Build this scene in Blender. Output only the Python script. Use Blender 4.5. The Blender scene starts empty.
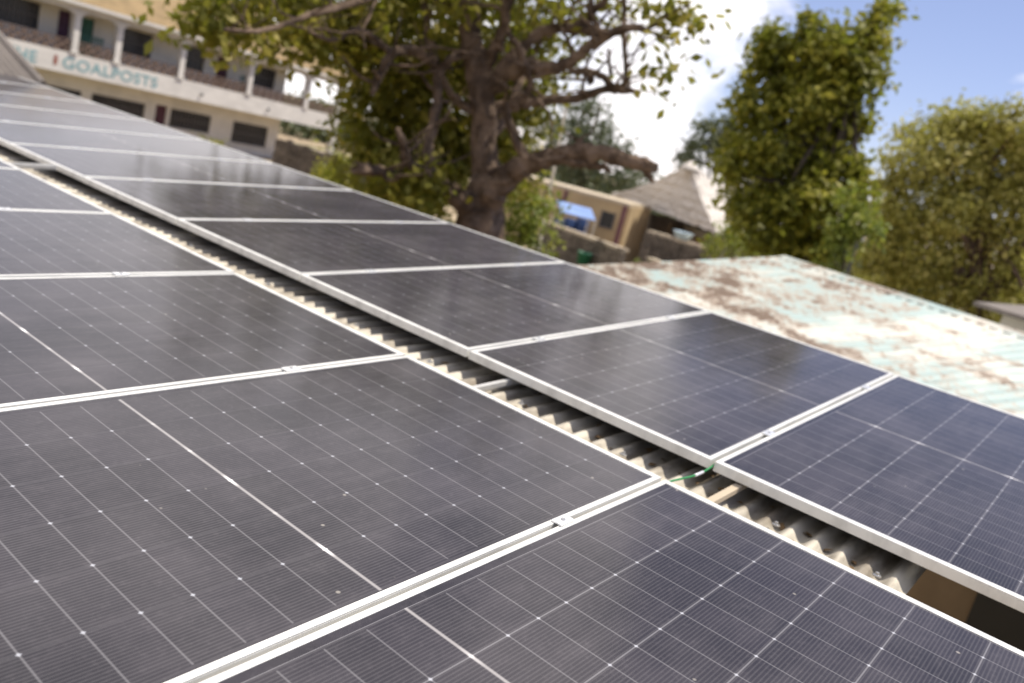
import bpy, bmesh, math, random
from mathutils import Vector, Matrix, noise
C = bpy.context.scene
COL = C.collection
R = math.radians
# ------------------------------------------------------------------ camera
CW = Vector((-2.35949, -0.99582, 4.25))
RW = ((0.605659, -0.758215, 0.241428), (-0.026148, -0.322207, -0.946308), (0.795295, 0.566827, -0.214973))
FPX = 847.11
cam = bpy.data.cameras.new('camera')
cam.sensor_width = 36.0
cam.lens = FPX / 1024 * 36
cam.clip_start = 0.05
cam.clip_end = 3000
cam.dof.use_dof = True
cam.dof.focus_distance = 1.8
cam.dof.aperture_fstop = 2.5
cam.dof.aperture_blades = 0
co = bpy.data.objects.new('camera', cam)
COL.objects.link(co)
co.matrix_world = Matrix(((RW[0][0], -RW[1][0], -RW[2][0], CW.x), (RW[0][1], -RW[1][1], -RW[2][1], CW.y),
                          (RW[0][2], -RW[1][2], -RW[2][2], CW.z), (0, 0, 0, 1)))
C.camera = co
# ------------------------------------------------------------------ light and exposure
SUN_EL, SUN_AZ = 63.0, -45.0          # azimuth from +X towards +Y
C.view_settings.view_transform = 'Standard'
C.view_settings.look = 'None'
C.view_settings.gamma = 1
C.view_settings.exposure = 0.43
sd = bpy.data.lights.new('sun', 'SUN')
sd.energy = 4.2
sd.angle = R(0.53)
sd.color = (1.0, 0.93, 0.82)
so = bpy.data.objects.new('sun', sd)
COL.objects.link(so)
sdir = Vector((math.cos(R(SUN_EL)) * math.cos(R(SUN_AZ)), math.cos(R(SUN_EL)) * math.sin(R(SUN_AZ)), math.sin(R(SUN_EL))))
so.rotation_euler = sdir.to_track_quat('Z', 'Y').to_euler()
so.location = (0, 0, 30)
W = bpy.data.worlds.new('World')
C.world = W
W.use_nodes = True
nt = W.node_tree
nt.nodes.clear()


class NG:
    """small helper to write node maths"""
    def __init__(self, tree): self.t = tree; self.l = tree.links
    def n(self, typ, **kw):
        o = self.t.nodes.new(typ)
        for k, v in kw.items(): setattr(o, k, v)
        return o
    def put(self, sock, v):
        if hasattr(v, 'is_output') or isinstance(v, bpy.types.NodeSocket): self.l.new(v, sock)
        elif v is not None: sock.default_value = v
    def m(self, op, a, b=None, c=None, clamp=False):
        o = self.n('ShaderNodeMath', operation=op, use_clamp=clamp)
        self.put(o.inputs[0], a)
        if b is not None: self.put(o.inputs[1], b)
        if c is not None: self.put(o.inputs[2], c)
        return o.outputs[0]
    def ss(self, v, lo, hi, a=0.0, b=1.0):
        o = self.n('ShaderNodeMapRange', interpolation_type='SMOOTHSTEP')
        self.put(o.inputs[0], v); self.put(o.inputs[1], lo); self.put(o.inputs[2], hi); self.put(o.inputs[3], a); self.put(o.inputs[4], b)
        return o.outputs[0]
    def mix(self, f, a, b, typ='MIX'):
        o = self.n('ShaderNodeMix', data_type='RGBA', blend_type=typ)
        self.put(o.inputs[0], f); self.put(o.inputs[6], a if not isinstance(a, tuple) else (*a[:3], 1)); self.put(o.inputs[7], b if not isinstance(b, tuple) else (*b[:3], 1))
        return o.outputs[2]
    def noise(self, vec, scale, detail=4, rough=.55, dist=0):
        o = self.n('ShaderNodeTexNoise')
        if vec is not None: self.l.new(vec, o.inputs['Vector'])
        o.inputs['Scale'].default_value = scale; o.inputs['Detail'].default_value = detail
        o.inputs['Roughness'].default_value = rough; o.inputs['Distortion'].default_value = dist
        return o.outputs[0]
    def mapping(self, vec, scale=(1, 1, 1), rot=(0, 0, 0), loc=(0, 0, 0)):
        o = self.n('ShaderNodeMapping')
        self.l.new(vec, o.inputs[0]); o.inputs[1].default_value = loc; o.inputs[2].default_value = rot; o.inputs[3].default_value = scale
        return o.outputs[0]


g = NG(nt)
sky = g.n('ShaderNodeTexSky', sky_type='NISHITA', sun_disc=False)
sky.sun_elevation = R(SUN_EL)
sky.sun_rotation = math.atan2(sdir.x, sdir.y)
sky.air_density = 1.0
sky.dust_density = 0.0
sky.ozone_density = 6.0
bg1 = g.n('ShaderNodeBackground')
g.l.new(g.mix(1.0, sky.outputs[0], (1.14, .90, .94), 'MULTIPLY'), bg1.inputs[0])
bg1.inputs[1].default_value = 0.105
bg2 = g.n('ShaderNodeBackground')
bg2.inputs[0].default_value = (1.0, 0.96, 0.96, 1)
bg2.inputs[1].default_value = 1.15
tc = g.n('ShaderNodeTexCoord')
sep = g.n('ShaderNodeSeparateXYZ')
g.l.new(tc.outputs['Generated'], sep.inputs[0])
# direction across the clear/cloudy border, flattened towards the zenith as real cloud decks are
side = g.m('ADD', g.m('MULTIPLY', sep.outputs[0], -0.42), g.m('MULTIPLY', sep.outputs[1], 0.91))
nz = g.noise(g.mapping(tc.outputs['Generated'], (1, 1, 1.7)), 3.3, 7, .58, .3)
side2 = g.m('ADD', side, g.m('MULTIPLY', g.m('SUBTRACT', nz, .5), .30))
mask = g.ss(side2, -0.035, 0.03)
mask = g.m('MULTIPLY', mask, g.m('SUBTRACT', 1, g.m('MULTIPLY', g.ss(g.m('ABSOLUTE', g.m('SUBTRACT', side2, .20)), .03, .10, 1, 0), .55)))
mask = g.m('MULTIPLY', mask, g.ss(g.m('ADD', nz, g.m('MULTIPLY', side, .12)), .30, .44, .75, 1.0))
mask = g.m('MAXIMUM', mask, g.ss(nz, .63, .72, 0, .6))
ms = g.n('ShaderNodeMixShader')
mask = g.m('MULTIPLY', mask, g.ss(side, .50, .78, 1, .45)); mask = g.m('MAXIMUM', mask, .06); g.l.new(mask, ms.inputs[0]); g.l.new(bg1.outputs[0], ms.inputs[1]); g.l.new(bg2.outputs[0], ms.inputs[2])
wo = g.n('ShaderNodeOutputWorld')
g.l.new(ms.outputs[0], wo.inputs[0])
try:
    C.cycles.use_denoising = True
    C.cycles.max_bounces = 8
    C.cycles.transparent_max_bounces = 8
except Exception: pass

# ------------------------------------------------------------------ helpers
def ray(px, py):
    a, b = (px - 512) / FPX, (py - 341.5) / FPX
    return Vector((RW[0][0] * a + RW[1][0] * b + RW[2][0], RW[0][1] * a + RW[1][1] * b + RW[2][1], RW[0][2] * a + RW[1][2] * b + RW[2][2]))
def at(px, py, D):
    d = ray(px, py)
    return CW + d * (D / math.hypot(d.x, d.y))

def tag(o, label=None, cat=None, group=None, kind=None):
    if label: o['label'] = label
    if cat: o['category'] = cat
    if group: o['group'] = group
    if kind: o['kind'] = kind
    return o
def empty(name, loc, rot=(0, 0, 0)):
    o = bpy.data.objects.new(name, None)
    COL.objects.link(o); o.location = loc; o.rotation_euler = rot; o.empty_display_size = .2
    return o
def copy_tree(o, parent=None):
    c = o.copy(); COL.objects.link(c)
    if parent: c.parent = parent
    for ch in list(o.children): copy_tree(ch, c)
    return c

class MB:
    def __init__(self): self.b = bmesh.new()
    def box(self, c, s, M=None):
        vs = []
        for z in (-.5, .5):
            for x, y in ((-.5, -.5), (.5, -.5), (.5, .5), (-.5, .5)):
                p = Vector((x * s[0], y * s[1], z * s[2]))
                if M is not None: p = M @ p
                vs.append(self.b.verts.new(p + Vector(c)))
        for f in ((3, 2, 1, 0), (4, 5, 6, 7), (0, 1, 5, 4), (1, 2, 6, 5), (2, 3, 7, 6), (3, 0, 4, 7)):
            self.b.faces.new([vs[i] for i in f])
        return self
    def hexa(self, P):
        vs = [self.b.verts.new(p) for p in P]
        for f in ((3, 2, 1, 0), (4, 5, 6, 7), (0, 1, 5, 4), (1, 2, 6, 5), (2, 3, 7, 6), (3, 0, 4, 7)):
            self.b.faces.new([vs[i] for i in f])
        return self
    def slab(self, a, b, z0, z1, th):
        """vertical wall between plan points a and b"""
        a = Vector((a[0], a[1], 0)); b = Vector((b[0], b[1], 0)); d = (b - a).normalized(); n = Vector((-d.y, d.x, 0)) * th * .5
        Z = Vector((0, 0, 1))
        return self.hexa([a - n + Z * z0, b - n + Z * z0, b + n + Z * z0, a + n + Z * z0, a - n + Z * z1, b - n + Z * z1, b + n + Z * z1, a + n + Z * z1])
    def poly(self, P, th=None):
        vs = [self.b.verts.new(p) for p in P]; f = self.b.faces.new(vs)
        if th:
            f.normal_update(); n = f.normal.copy() * -th
            v2 = [self.b.verts.new(Vector(p) + n) for p in P]
            self.b.faces.new(v2[::-1])
            for i in range(len(vs)):
                j = (i + 1) % len(vs); self.b.faces.new([vs[j], vs[i], v2[i], v2[j]])
        return self
    def tube(self, pts, rad, seg=8, rough=0, seed=0):
        rn = random.Random(seed); pts = [Vector(p) for p in pts]; rings = []
        for i, p in enumerate(pts):
            t = (pts[min(i + 1, len(pts) - 1)] - pts[max(i - 1, 0)]).normalized()
            u = t.orthogonal().normalized() if i == 0 else (u - t * u.dot(t)).normalized()
            v = t.cross(u); r = rad[i] if isinstance(rad, (list, tuple)) else rad
            ring = []
            for k in range(seg):
                a = 2 * math.pi * k / seg; rr = r * (1 + rough * rn.uniform(-1, 1))
                ring.append(self.b.verts.new(p + (u * math.cos(a) + v * math.sin(a)) * rr))
            rings.append(ring)
        for i in range(len(rings) - 1):
            for k in range(seg):
                self.b.faces.new([rings[i][k], rings[i][(k + 1) % seg], rings[i + 1][(k + 1) % seg], rings[i + 1][k]])
        self.b.faces.new(rings[0][::-1]); self.b.faces.new(rings[-1])
        return self
    def lathe(self, c, prof, seg=20, axis=None):
        c = Vector(c); rings = []
        for r, z in prof:
            rings.append([self.b.verts.new(c + Vector((max(r, 1e-4) * math.cos(2 * math.pi * k / seg), max(r, 1e-4) * math.sin(2 * math.pi * k / seg), z))) for k in range(seg)])
        for i in range(len(rings) - 1):
            for k in range(seg):
                self.b.faces.new([rings[i][k], rings[i][(k + 1) % seg], rings[i + 1][(k + 1) % seg], rings[i + 1][k]])
        self.b.faces.new(rings[0][::-1]); self.b.faces.new(rings[-1])
        return self
    def build(self, name, mat, parent=None, smooth=False, bevel=0):
        me = bpy.data.meshes.new(name)
        if bevel:
            bmesh.ops.bevel(self.b, geom=list(self.b.edges), offset=bevel, segments=2, affect='EDGES', profile=.5, clamp_overlap=True)
        bmesh.ops.recalc_face_normals(self.b, faces=self.b.faces)
        self.b.to_mesh(me); self.b.free()
        if smooth:
            for p in me.polygons: p.use_smooth = True
        me.materials.append(mat)
        o = bpy.data.objects.new(name, me); COL.objects.link(o)
        if parent: o.parent = parent
        return o

def mat(name, col, rough=.8, var=.25, scale=3.0, col2=None, metal=0.0, bump=0.0, bscale=None, detail=5, spec=.3, stretch=(1, 1, 1), coord='Object', lo=.35, hi=.65):
    m = bpy.data.materials.new(name); m.use_nodes = True; t = m.node_tree; G = NG(t)
    b = t.nodes['Principled BSDF']; tcn = G.n('ShaderNodeTexCoord')
    v = G.mapping(tcn.outputs[coord], stretch)
    nz = G.noise(v, scale, detail, .6)
    c2 = col2 or tuple(c * (1 - var) for c in col)
    f = G.ss(nz, lo, hi)
    G.l.new(G.mix(f, c2, col), b.inputs['Base Color'])
    b.inputs['Roughness'].default_value = rough; b.inputs['Metallic'].default_value = metal
    b.inputs['Specular IOR Level'].default_value = spec
    if bump:
        bn = G.n('ShaderNodeBump'); bn.inputs['Strength'].default_value = bump
        G.l.new(G.noise(v, bscale or scale * 6, 4), bn.inputs['Height']); G.l.new(bn.outputs[0], b.inputs['Normal'])
    return m

def leafmat(name, c1, c2, c3, trans=.35):
    m = bpy.data.materials.new(name); m.use_nodes = True; t = m.node_tree; G = NG(t)
    t.nodes.remove(t.nodes['Principled BSDF'])
    ge = G.n('ShaderNodeNewGeometry')
    ta = G.n('ShaderNodeAttribute', attribute_name='tone')
    r = G.n('ShaderNodeValToRGB'); G.l.new(G.m('ADD', G.m('MULTIPLY', ge.outputs['Random Per Island'], .45), G.m('MULTIPLY', ta.outputs['Fac'], .55)), r.inputs[0])
    e = r.color_ramp.elements; e[0].color = (*c1, 1); e[0].position = 0; e[1].color = (*c3, 1); e[1].position = 1
    k = r.color_ramp.elements.new(.6); k.color = (*c2, 1)
    b = G.n('ShaderNodeBsdfPrincipled'); G.l.new(r.outputs[0], b.inputs['Base Color']); b.inputs['Roughness'].default_value = .5; b.inputs['Specular IOR Level'].default_value = .35
    tr = G.n('ShaderNodeBsdfTranslucent')
    G.l.new(G.mix(.6, r.outputs[0], (.16, .20, .02)), tr.inputs[0])
    mx = G.n('ShaderNodeMixShader'); mx.inputs[0].default_value = trans
    G.l.new(b.outputs[0], mx.inputs[1]); G.l.new(tr.outputs[0], mx.inputs[2])
    G.l.new(mx.outputs[0], t.nodes['Material Output'].inputs[0])
    return m

M = {}
M['frame'] = mat('anodised_aluminium', (.74, .73, .69), .42, .22, 6, metal=.25, spec=.5, stretch=(.6, 2, 1), lo=.3, hi=.6)
M['rail'] = mat('rail_aluminium', (.62, .61, .58), .45, .15, 12, metal=.4, spec=.5)
M['clamp'] = mat('clamp_aluminium', (.85, .85, .84), .25, .1, 9, metal=.5, spec=.5)
M['bolt'] = mat('bolt_steel', (.5, .5, .5), .3, .1, 9, metal=.9)
M['earth'] = mat('green_cable', (.03, .22, .07), .45, .1, 30)
M['earthy'] = mat('yellow_sleeve', (.75, .72, .30), .5, .1, 30)
M['backsheet'] = mat('backsheet', (.6, .6, .6), .7, .1, 4)
M['iron'] = mat('aged_roof_sheet', (.52, .48, .40), .6, .3, 7, col2=(.21, .18, .14), metal=.25, bump=.15, bscale=60, stretch=(.4, 1.6, 1), spec=.4)
M['timber'] = mat('eave_timber', (.13, .085, .045), .85, .4, 6, stretch=(1, 6, 6))
M['plaster'] = mat('cream_plaster', (.70, .66, .57), .9, .16, .8, bump=.05)
M['slabpaint'] = mat('white_painted_concrete', (.64, .61, .56), .85, .14, .9, stretch=(1, 1, 2.5))
M['teal'] = mat('teal_lettering', (.20, .36, .38), .8, .12, 2)
M['redmark'] = mat('red_brown_mark', (.30, .12, .09), .8, .2, 2)
M['glassdark'] = mat('dark_window', (.035, .035, .035), .25, .4, .7, spec=.5)
M['grille'] = mat('window_grille', (.16, .14, .13), .6, .2, 5)
M['doorred'] = mat('dark_red_door', (.10, .035, .045), .6, .3, 3)
M['doorpurple'] = mat('maroon_door', (.09, .04, .07), .6, .3, 3)
M['greenrail'] = mat('green_painted_rail', (.05, .14, .10), .6, .2, 3)
M['breeze'] = mat('breeze_block', (.19, .135, .105), .9, .3, 4)
M['tanroof'] = mat('tan_roof_sheet', (.27, .19, .095), .75, .25, 1.3, spec=.2)
M['greyroof'] = mat('grey_roof_sheet', (.20, .175, .155), .75, .25, 1.3, spec=.2)
M['yellow'] = mat('ochre_plaster', (.44, .33, .19), .9, .15, .8)
M['purple'] = mat('maroon_paint', (.16, .07, .08), .8, .2, 2)
M['stone'] = mat('coral_stone', (.17, .14, .11), .95, .45, 1.6, bump=.5, bscale=9, detail=8)
M['coping'] = mat('wall_coping', (.50, .42, .31), .9, .2, 1.5)
M['thatch'] = mat('palm_thatch', (.64, .59, .53), .95, .28, 2.5, stretch=(1.5, 1.5, 8), bump=.8, bscale=14, detail=8, spec=.1)
M['thatchcap'] = mat('thatch_ridge', (.62, .57, .50), .9, .2, 3)
M['tarp'] = mat('blue_tarp', (.20, .30, .55), .5, .12, 2)
M['barrel'] = mat('blue_plastic', (.03, .06, .16), .45, .2, 3)
M['greenplastic'] = mat('green_plastic', (.04, .17, .10), .45, .2, 3)
M['orange'] = mat('orange_door', (.35, .13, .05), .7, .2, 3)
M['basin'] = mat('pale_blue_plastic', (.55, .70, .80), .4, .08, 3)
M['bark'] = mat('grey_brown_bark', (.175, .125, .09), .95, .5, 3.2, col2=(.06, .042, .03), bump=.9, bscale=14, detail=8, spec=.12)
M['bark2'] = mat('dark_bark', (.10, .08, .06), .95, .4, 3, spec=.1)
M['mud'] = mat('brown_mud_plaster', (.20, .145, .085), .9, .3, 1)
M['pole'] = mat('weathered_pole', (.60, .56, .48), .8, .2, 3)
M['metaldark'] = mat('dark_steel', (.10, .10, .11), .5, .2, 3)
M['lamp'] = mat('lamp_housing', (.55, .58, .62), .4, .1, 3)
M['carpaint'] = mat('silver_paint', (.40, .42, .45), .3, .1, 3, spec=.5)
M['tyre'] = mat('tyre_rubber', (.03, .03, .03), .9, .2, 3)
M['dark'] = mat('near_black', (.015, .017, .018), .4, .2, 3)
M['leafbig'] = leafmat('leaves_broad', (.10, .105, .012), (.25, .22, .028), (.50, .40, .07), .52)
M['leafneem'] = leafmat('leaves_dense', (.09, .105, .014), (.26, .25, .03), (.62, .54, .08), .5)
M['leafolive'] = leafmat('leaves_olive', (.24, .23, .05), (.52, .47, .12), (.80, .70, .28), .52)
M['leaffar'] = leafmat('leaves_far', (.07, .09, .05), (.11, .13, .07), (.17, .17, .09), .2)
M['leafbush'] = leafmat('leaves_bush', (.12, .17, .03), (.24, .28, .05), (.50, .48, .10), .45)

# ------------------------------------------------------------------ ground
def groundmat():
    m = bpy.data.materials.new('sandy_ground'); m.use_nodes = True; G = NG(m.node_tree); b = m.node_tree.nodes['Principled BSDF']
    tcn = G.n('ShaderNodeTexCoord'); v = tcn.outputs['Object']
    c = G.mix(G.ss(G.noise(v, .35, 8, .65), .38, .62), (.24, .18, .115), (.42, .34, .235))
    c = G.mix(G.ss(G.noise(v, .09, 6, .6), .50, .66), c, (.10, .11, .035))
    c = G.mix(G.m('MULTIPLY', G.ss(G.noise(v, 9, 5, .7), .45, .75), .35), c, (.13, .10, .07))
    G.l.new(c, b.inputs['Base Color']); b.inputs['Roughness'].default_value = .95; b.inputs['Specular IOR Level'].default_value = .1
    bn = G.n('ShaderNodeBump'); bn.inputs['Strength'].default_value = .4; bn.inputs['Distance'].default_value = .05
    G.l.new(G.noise(v, 5, 8, .7), bn.inputs['Height']); G.l.new(bn.outputs[0], b.inputs['Normal'])
    return m
gb = MB(); N = 60; S_ = 1500.0
gr = {}
for i in range(N + 1):
    for j in range(N + 1):
        u = (i / N * 2 - 1); w = (j / N * 2 - 1); x = math.copysign(abs(u) ** 3, u) * S_; y = math.copysign(abs(w) ** 3, w) * S_
        d = math.hypot(x, y); z = .12 * noise.noise(Vector((x * .07, y * .07, 0))) * min(1, max(0, (d - 14) / 15)) - .06
        gr[i, j] = gb.b.verts.new((x, y, z))
for i in range(N):
    for j in range(N): gb.b.faces.new([gr[i, j], gr[i + 1, j], gr[i + 1, j + 1], gr[i, j + 1]])
tag(gb.build('ground', groundmat(), None, True), kind='structure')

# ------------------------------------------------------------------ the solar roof
SL = R(3.3); T2 = 0.0193; PW = 1.154; PANW = 1.140; PL = 2.315; ROW2 = (0.3667, -0.0168)
ORG = Vector((0, 0, 3.39933))
RS = Matrix.Rotation(-SL, 3, 'Y')
def ww(x, y): return .004 * noise.noise(Vector((x * 2, y * 3, 1))) + .003 * noise.noise(Vector((x * 9, y * 7, 5)))
def rp(x, y, z): return RS @ Vector((x, y, z)) + ORG
def r2(x, y, z):
    v = Matrix.Rotation(-T2, 3, 'Y') @ Vector((x, 0, z)); return rp(ROW2[0] + v.x, y, ROW2[1] + v.z)
RZ = -0.102   # crest of the corrugated sheet below the panel tops

def panelmat():
    m = bpy.data.materials.new('solar_laminate'); m.use_nodes = True; t = m.node_tree; G = NG(t); b = t.nodes['Principled BSDF']
    tcn = G.n('ShaderNodeTexCoord'); v = tcn.outputs['Object']; s = G.n('ShaderNodeSeparateXYZ'); G.l.new(v, s.inputs[0])
    x, y = s.outputs[0], G.m('ADD', s.outputs[1], .008)
    oi = G.n('ShaderNodeObjectInfo'); rnd = oi.outputs['Random']
    ax = G.m('ABSOLUTE', x); u = G.m('SUBTRACT', ax, .009)
    ru = G.m('DIVIDE', u, .1017); du = G.m('MULTIPLY', G.m('ABSOLUTE', G.m('SUBTRACT', G.m('FRACT', G.m('ADD', ru, .5)), .5)), .1017)
    rv = G.m('DIVIDE', y, .180); dv = G.m('MULTIPLY', G.m('ABSOLUTE', G.m('SUBTRACT', G.m('FRACT', G.m('ADD', rv, .5)), .5)), .180)
    inside = G.m('MULTIPLY', G.m('LESS_THAN', ax, 1.1285), G.m('LESS_THAN', G.m('ABSOLUTE', y), .5405))
    inner = G.m('MULTIPLY', G.m('LESS_THAN', ax, 1.10), G.m('LESS_THAN', G.m('ABSOLUTE', y), .50))
    lineu = G.m('MULTIPLY', G.ss(du, .0004, .0034, 1, 0), G.m('MULTIPLY', G.m('GREATER_THAN', ax, .03), G.m('LESS_THAN', G.m('ABSOLUTE', y), .532)))
    linev = G.m('MULTIPLY', G.ss(dv, .0004, .0030, 1, 0), inside)
    dia = G.m('MULTIPLY', G.ss(G.m('ADD', du, dv), .0020, .0075, 1, 0), G.m('MULTIPLY', inner, G.m('GREATER_THAN', ax, .03)))
    bb = G.m('MULTIPLY', G.m('ABSOLUTE', G.m('SUBTRACT', G.m('FRACT', G.m('DIVIDE', y, .009)), .5)), .009)
    bus = G.m('MULTIPLY', G.ss(bb, .0004, .0030, 1, 0), inside)
    fb = G.m('MULTIPLY', G.m('ABSOLUTE', G.m('SUBTRACT', G.m('FRACT', G.m('DIVIDE', y, .006)), .5)), .006)
    mid = G.m('MULTIPLY', G.ss(ax, .0010, .0065, 1, 0), inside)
    # ribbons bridging the middle gap near column borders, with their sky glints painted bright
    rib_glint = G.m('MULTIPLY', G.ss(dv, .010, .040, 1, 0), G.ss(ax, .0020, .0065, 1, 0)); rib_glint = G.m('MULTIPLY', rib_glint, inner); kn_ = G.n('ShaderNodeTexWhiteNoise', noise_dimensions='2D'); kc = G.n('ShaderNodeCombineXYZ'); G.l.new(G.m('ROUND', rv), kc.inputs[0]); G.l.new(G.m('MULTIPLY', rnd, 91), kc.inputs[1]); G.l.new(kc.outputs[0], kn_.inputs['Vector']); kw = G.ss(kn_.outputs[0], .15, .7, .15, 1)
    rib_glint = G.m('MULTIPLY', rib_glint, kw)
    knot_glint = G.m('MULTIPLY', G.ss(G.m('ADD', G.m('MULTIPLY', ax, 1.5), dv), .004, .013, 1, 0), inner)
    at_ = G.n('ShaderNodeAttribute', attribute_type='OBJECT', attribute_name='cell_line'); att = at_.outputs['Fac']
    # per cell tone
    cu = G.m('FLOOR', ru); cv = G.m('FLOOR', rv); cb = G.n('ShaderNodeCombineXYZ'); G.l.new(cu, cb.inputs[0]); G.l.new(cv, cb.inputs[1]); G.l.new(G.m('ADD', G.m('SIGN', x), G.m('MULTIPLY', rnd, 50)), cb.inputs[2])
    wn = G.n('ShaderNodeTexWhiteNoise'); G.l.new(cb.outputs[0], wn.inputs['Vector'])
    cell = G.mix(wn.outputs[0], (.009, .009, .014), (.015, .014, .021))
    off = G.n('ShaderNodeCombineXYZ'); G.l.new(G.m('MULTIPLY', rnd, 37), off.inputs[2])
    va = G.n('ShaderNodeVectorMath', operation='ADD'); G.l.new(v, va.inputs[0]); G.l.new(off.outputs[0], va.inputs[1]); vv = va.outputs[0]
    c = G.mix(G.m('MULTIPLY', bus, .11), cell, (.26, .25, .25))
    c = G.mix(G.m('MULTIPLY', linev, att), c, (.45, .44, .45))
    c = G.mix(G.m('MULTIPLY', lineu, .21), c, (.42, .41, .42))
    c = G.mix(G.m('MULTIPLY', dia, .42), c, (.72, .74, .80))
    c = G.mix(G.m('MULTIPLY', mid, .42), c, (.65, .62, .60))
    c = G.mix(G.m('MULTIPLY', rib_glint, .75), c, (.80, .78, .76))
    c = G.mix(G.m('MULTIPLY', knot_glint, kw), c, (.95, .93, .9))
    # dust: thin film, drying streaks, specks
    d1 = G.ss(G.noise(vv, 2.2, 6, .62), .30, .75)
    d2 = G.ss(G.noise(G.mapping(vv, (.6, 3.2, 1)), 5, 6, .7), .42, .72)
    d3 = G.ss(G.noise(vv, 60, 3, .7), .50, .72)
    dust = G.m('ADD', .030, G.m('ADD', G.m('MULTIPLY', d1, .075), G.m('ADD', G.m('MULTIPLY', d2, .035), G.m('MULTIPLY', d3, .030))))
    c = G.mix(dust, c, (.41, .37, .385))
    sp = G.n('ShaderNodeTexVoronoi'); sp.inputs['Scale'].default_value = 15; G.l.new(vv, sp.inputs['Vector'])
    spn = G.n('ShaderNodeSeparateColor'); G.l.new(sp.outputs['Color'], spn.inputs[0])
    spot = G.m('MULTIPLY', G.ss(sp.outputs['Distance'], .04, .10, 1, 0), G.m('GREATER_THAN', spn.outputs[0], .82))
    c = G.mix(G.m('MULTIPLY', spot, .42), c, (.50, .46, .40))
    G.l.new(c, b.inputs['Base Color'])
    b.inputs['Roughness'].default_value = .6; b.inputs['Specular IOR Level'].default_value = .03
    b.inputs['Coat Weight'].default_value = .68; b.inputs['Coat IOR'].default_value = 1.30
    G.l.new(G.m('ADD', .02, G.m('MULTIPLY', dust, .18)), b.inputs['Coat Roughness'])
    bn = G.n('ShaderNodeBump'); bn.inputs['Strength'].default_value = .025; bn.inputs['Distance'].default_value = .01
    G.l.new(G.noise(vv, 260, 2), bn.inputs['Height']); G.l.new(bn.outputs[0], b.inputs['Coat Normal'])
    return m
M['panel'] = panelmat()

def make_panel():
    root = empty('solar_panel', (0, 0, 0))
    L2, W2, lip, lipe, h = PL / 2, PANW / 2, .0165, .026, .035
    f = MB()
    # mitred rails of the frame: lip on top, wall outside
    def bar(a, b, ia, ib):
        a, b, ia, ib = map(Vector, (a, b, ia, ib)); z = Vector((0, 0, 1))
        f.hexa([a - z * .0045, b - z * .0045, ib - z * .0045, ia - z * .0045, a, b, ib, ia])
        n = ((ia - a) * .08 + (ib - b) * .08) * .5
        f.hexa([a - z * h, b - z * h, b + (ib - b) * .09 - z * h, a + (ia - a) * .09 - z * h, a - z * .0046, b - z * .0046, b + (ib - b) * .09 - z * .0046, a + (ia - a) * .09 - z * .0046])
    o = [(-L2, -W2, 0), (L2, -W2, 0), (L2, W2, 0), (-L2, W2, 0)]
    i = [(-L2 + lipe, -W2 + lip, 0), (L2 - lipe, -W2 + lip, 0), (L2 - lipe, W2 - lip, 0), (-L2 + lipe, W2 - lip, 0)]
    for k in range(4): bar(o[k], o[(k + 1) % 4], i[k], i[(k + 1) % 4])
    f.build('frame', M['frame'], root, bevel=.0008)
    gl = MB(); gl.box((0, 0, -.0045), (PL - .008, PANW - .008, .005)); lm = gl.build('laminate', M['panel'], root); lm['cell_line'] = .10
    jb = MB(); jb.box((0, 0, -.022), (.09, .12, .024)); jb.build('junction_box', M['dark'], root)
    return root
rnp = random.Random(4)
proto = make_panel()
panels = []
def place_panel(row, k, label, group):
    o = proto if not panels else copy_tree(proto)
    panels.append(o)
    y = k * PW + PW / 2
    if row == 1: o.location = rp(-PL / 2, y, 0); o.rotation_euler = (0, -SL, 0)
    else: o.location = r2(PL / 2, y, 0); o.rotation_euler = (0, -SL - T2, 0)
    for ch in o.children:
        if 'laminate' in ch.name: ch['cell_line'] = .30 if k < 0 else (.20 if row == 2 and k == 0 else .05)
    o.location.z += rnp.uniform(-.0015, .0015); o.location.y += rnp.uniform(-.0015, .0015)
    tag(o, label, 'solar panel', group)
n1 = {-1: 'dusty solar panel at the bottom right, below the double frame joint',
      0: 'largest dusty solar panel of the near row, just left of the double frame joint',
      1: 'second solar panel of the near row counting left from the double frame joint',
      2: 'third solar panel of the near row counting left from the double frame joint',
      3: 'fourth solar panel of the near row counting left, a thin sliver by the left edge',
      4: 'farthest visible corner of a near row solar panel at the left photo edge'}
for k in sorted(n1): place_panel(1, k, n1[k], 'solar panels of the near row')
n2 = {-1: 'bluish solar panel at the right end of the far row beside the rusty pale roof',
      0: 'solar panel of the far row left of the double joint, with dark tree reflections',
      1: 'second solar panel of the far row left from the double joint, below the thatched hut',
      2: 'third solar panel of the far row left from the double joint, below the big trunk',
      3: 'fourth solar panel of the far row left from the double joint, reflecting the leafy tree',
      4: 'fifth solar panel of the far row left from the double joint, under the verandah end',
      5: 'sixth solar panel of the far row left from the double joint, below the school windows',
      6: 'seventh solar panel of the far row left from the double joint, a thin grey strip',
      7: 'eighth solar panel of the far row left from the double joint, a thin grey strip',
      8: 'ninth solar panel of the far row left from the double joint, below the painted letters',
      9: 'tenth solar panel of the far row, last but one before the grey roof slope',
      10: 'farthest solar panel of the far row, touching the grey roof slope'}
for k in sorted(n2): place_panel(2, k, n2[k], 'solar panels of the far row')

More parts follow.
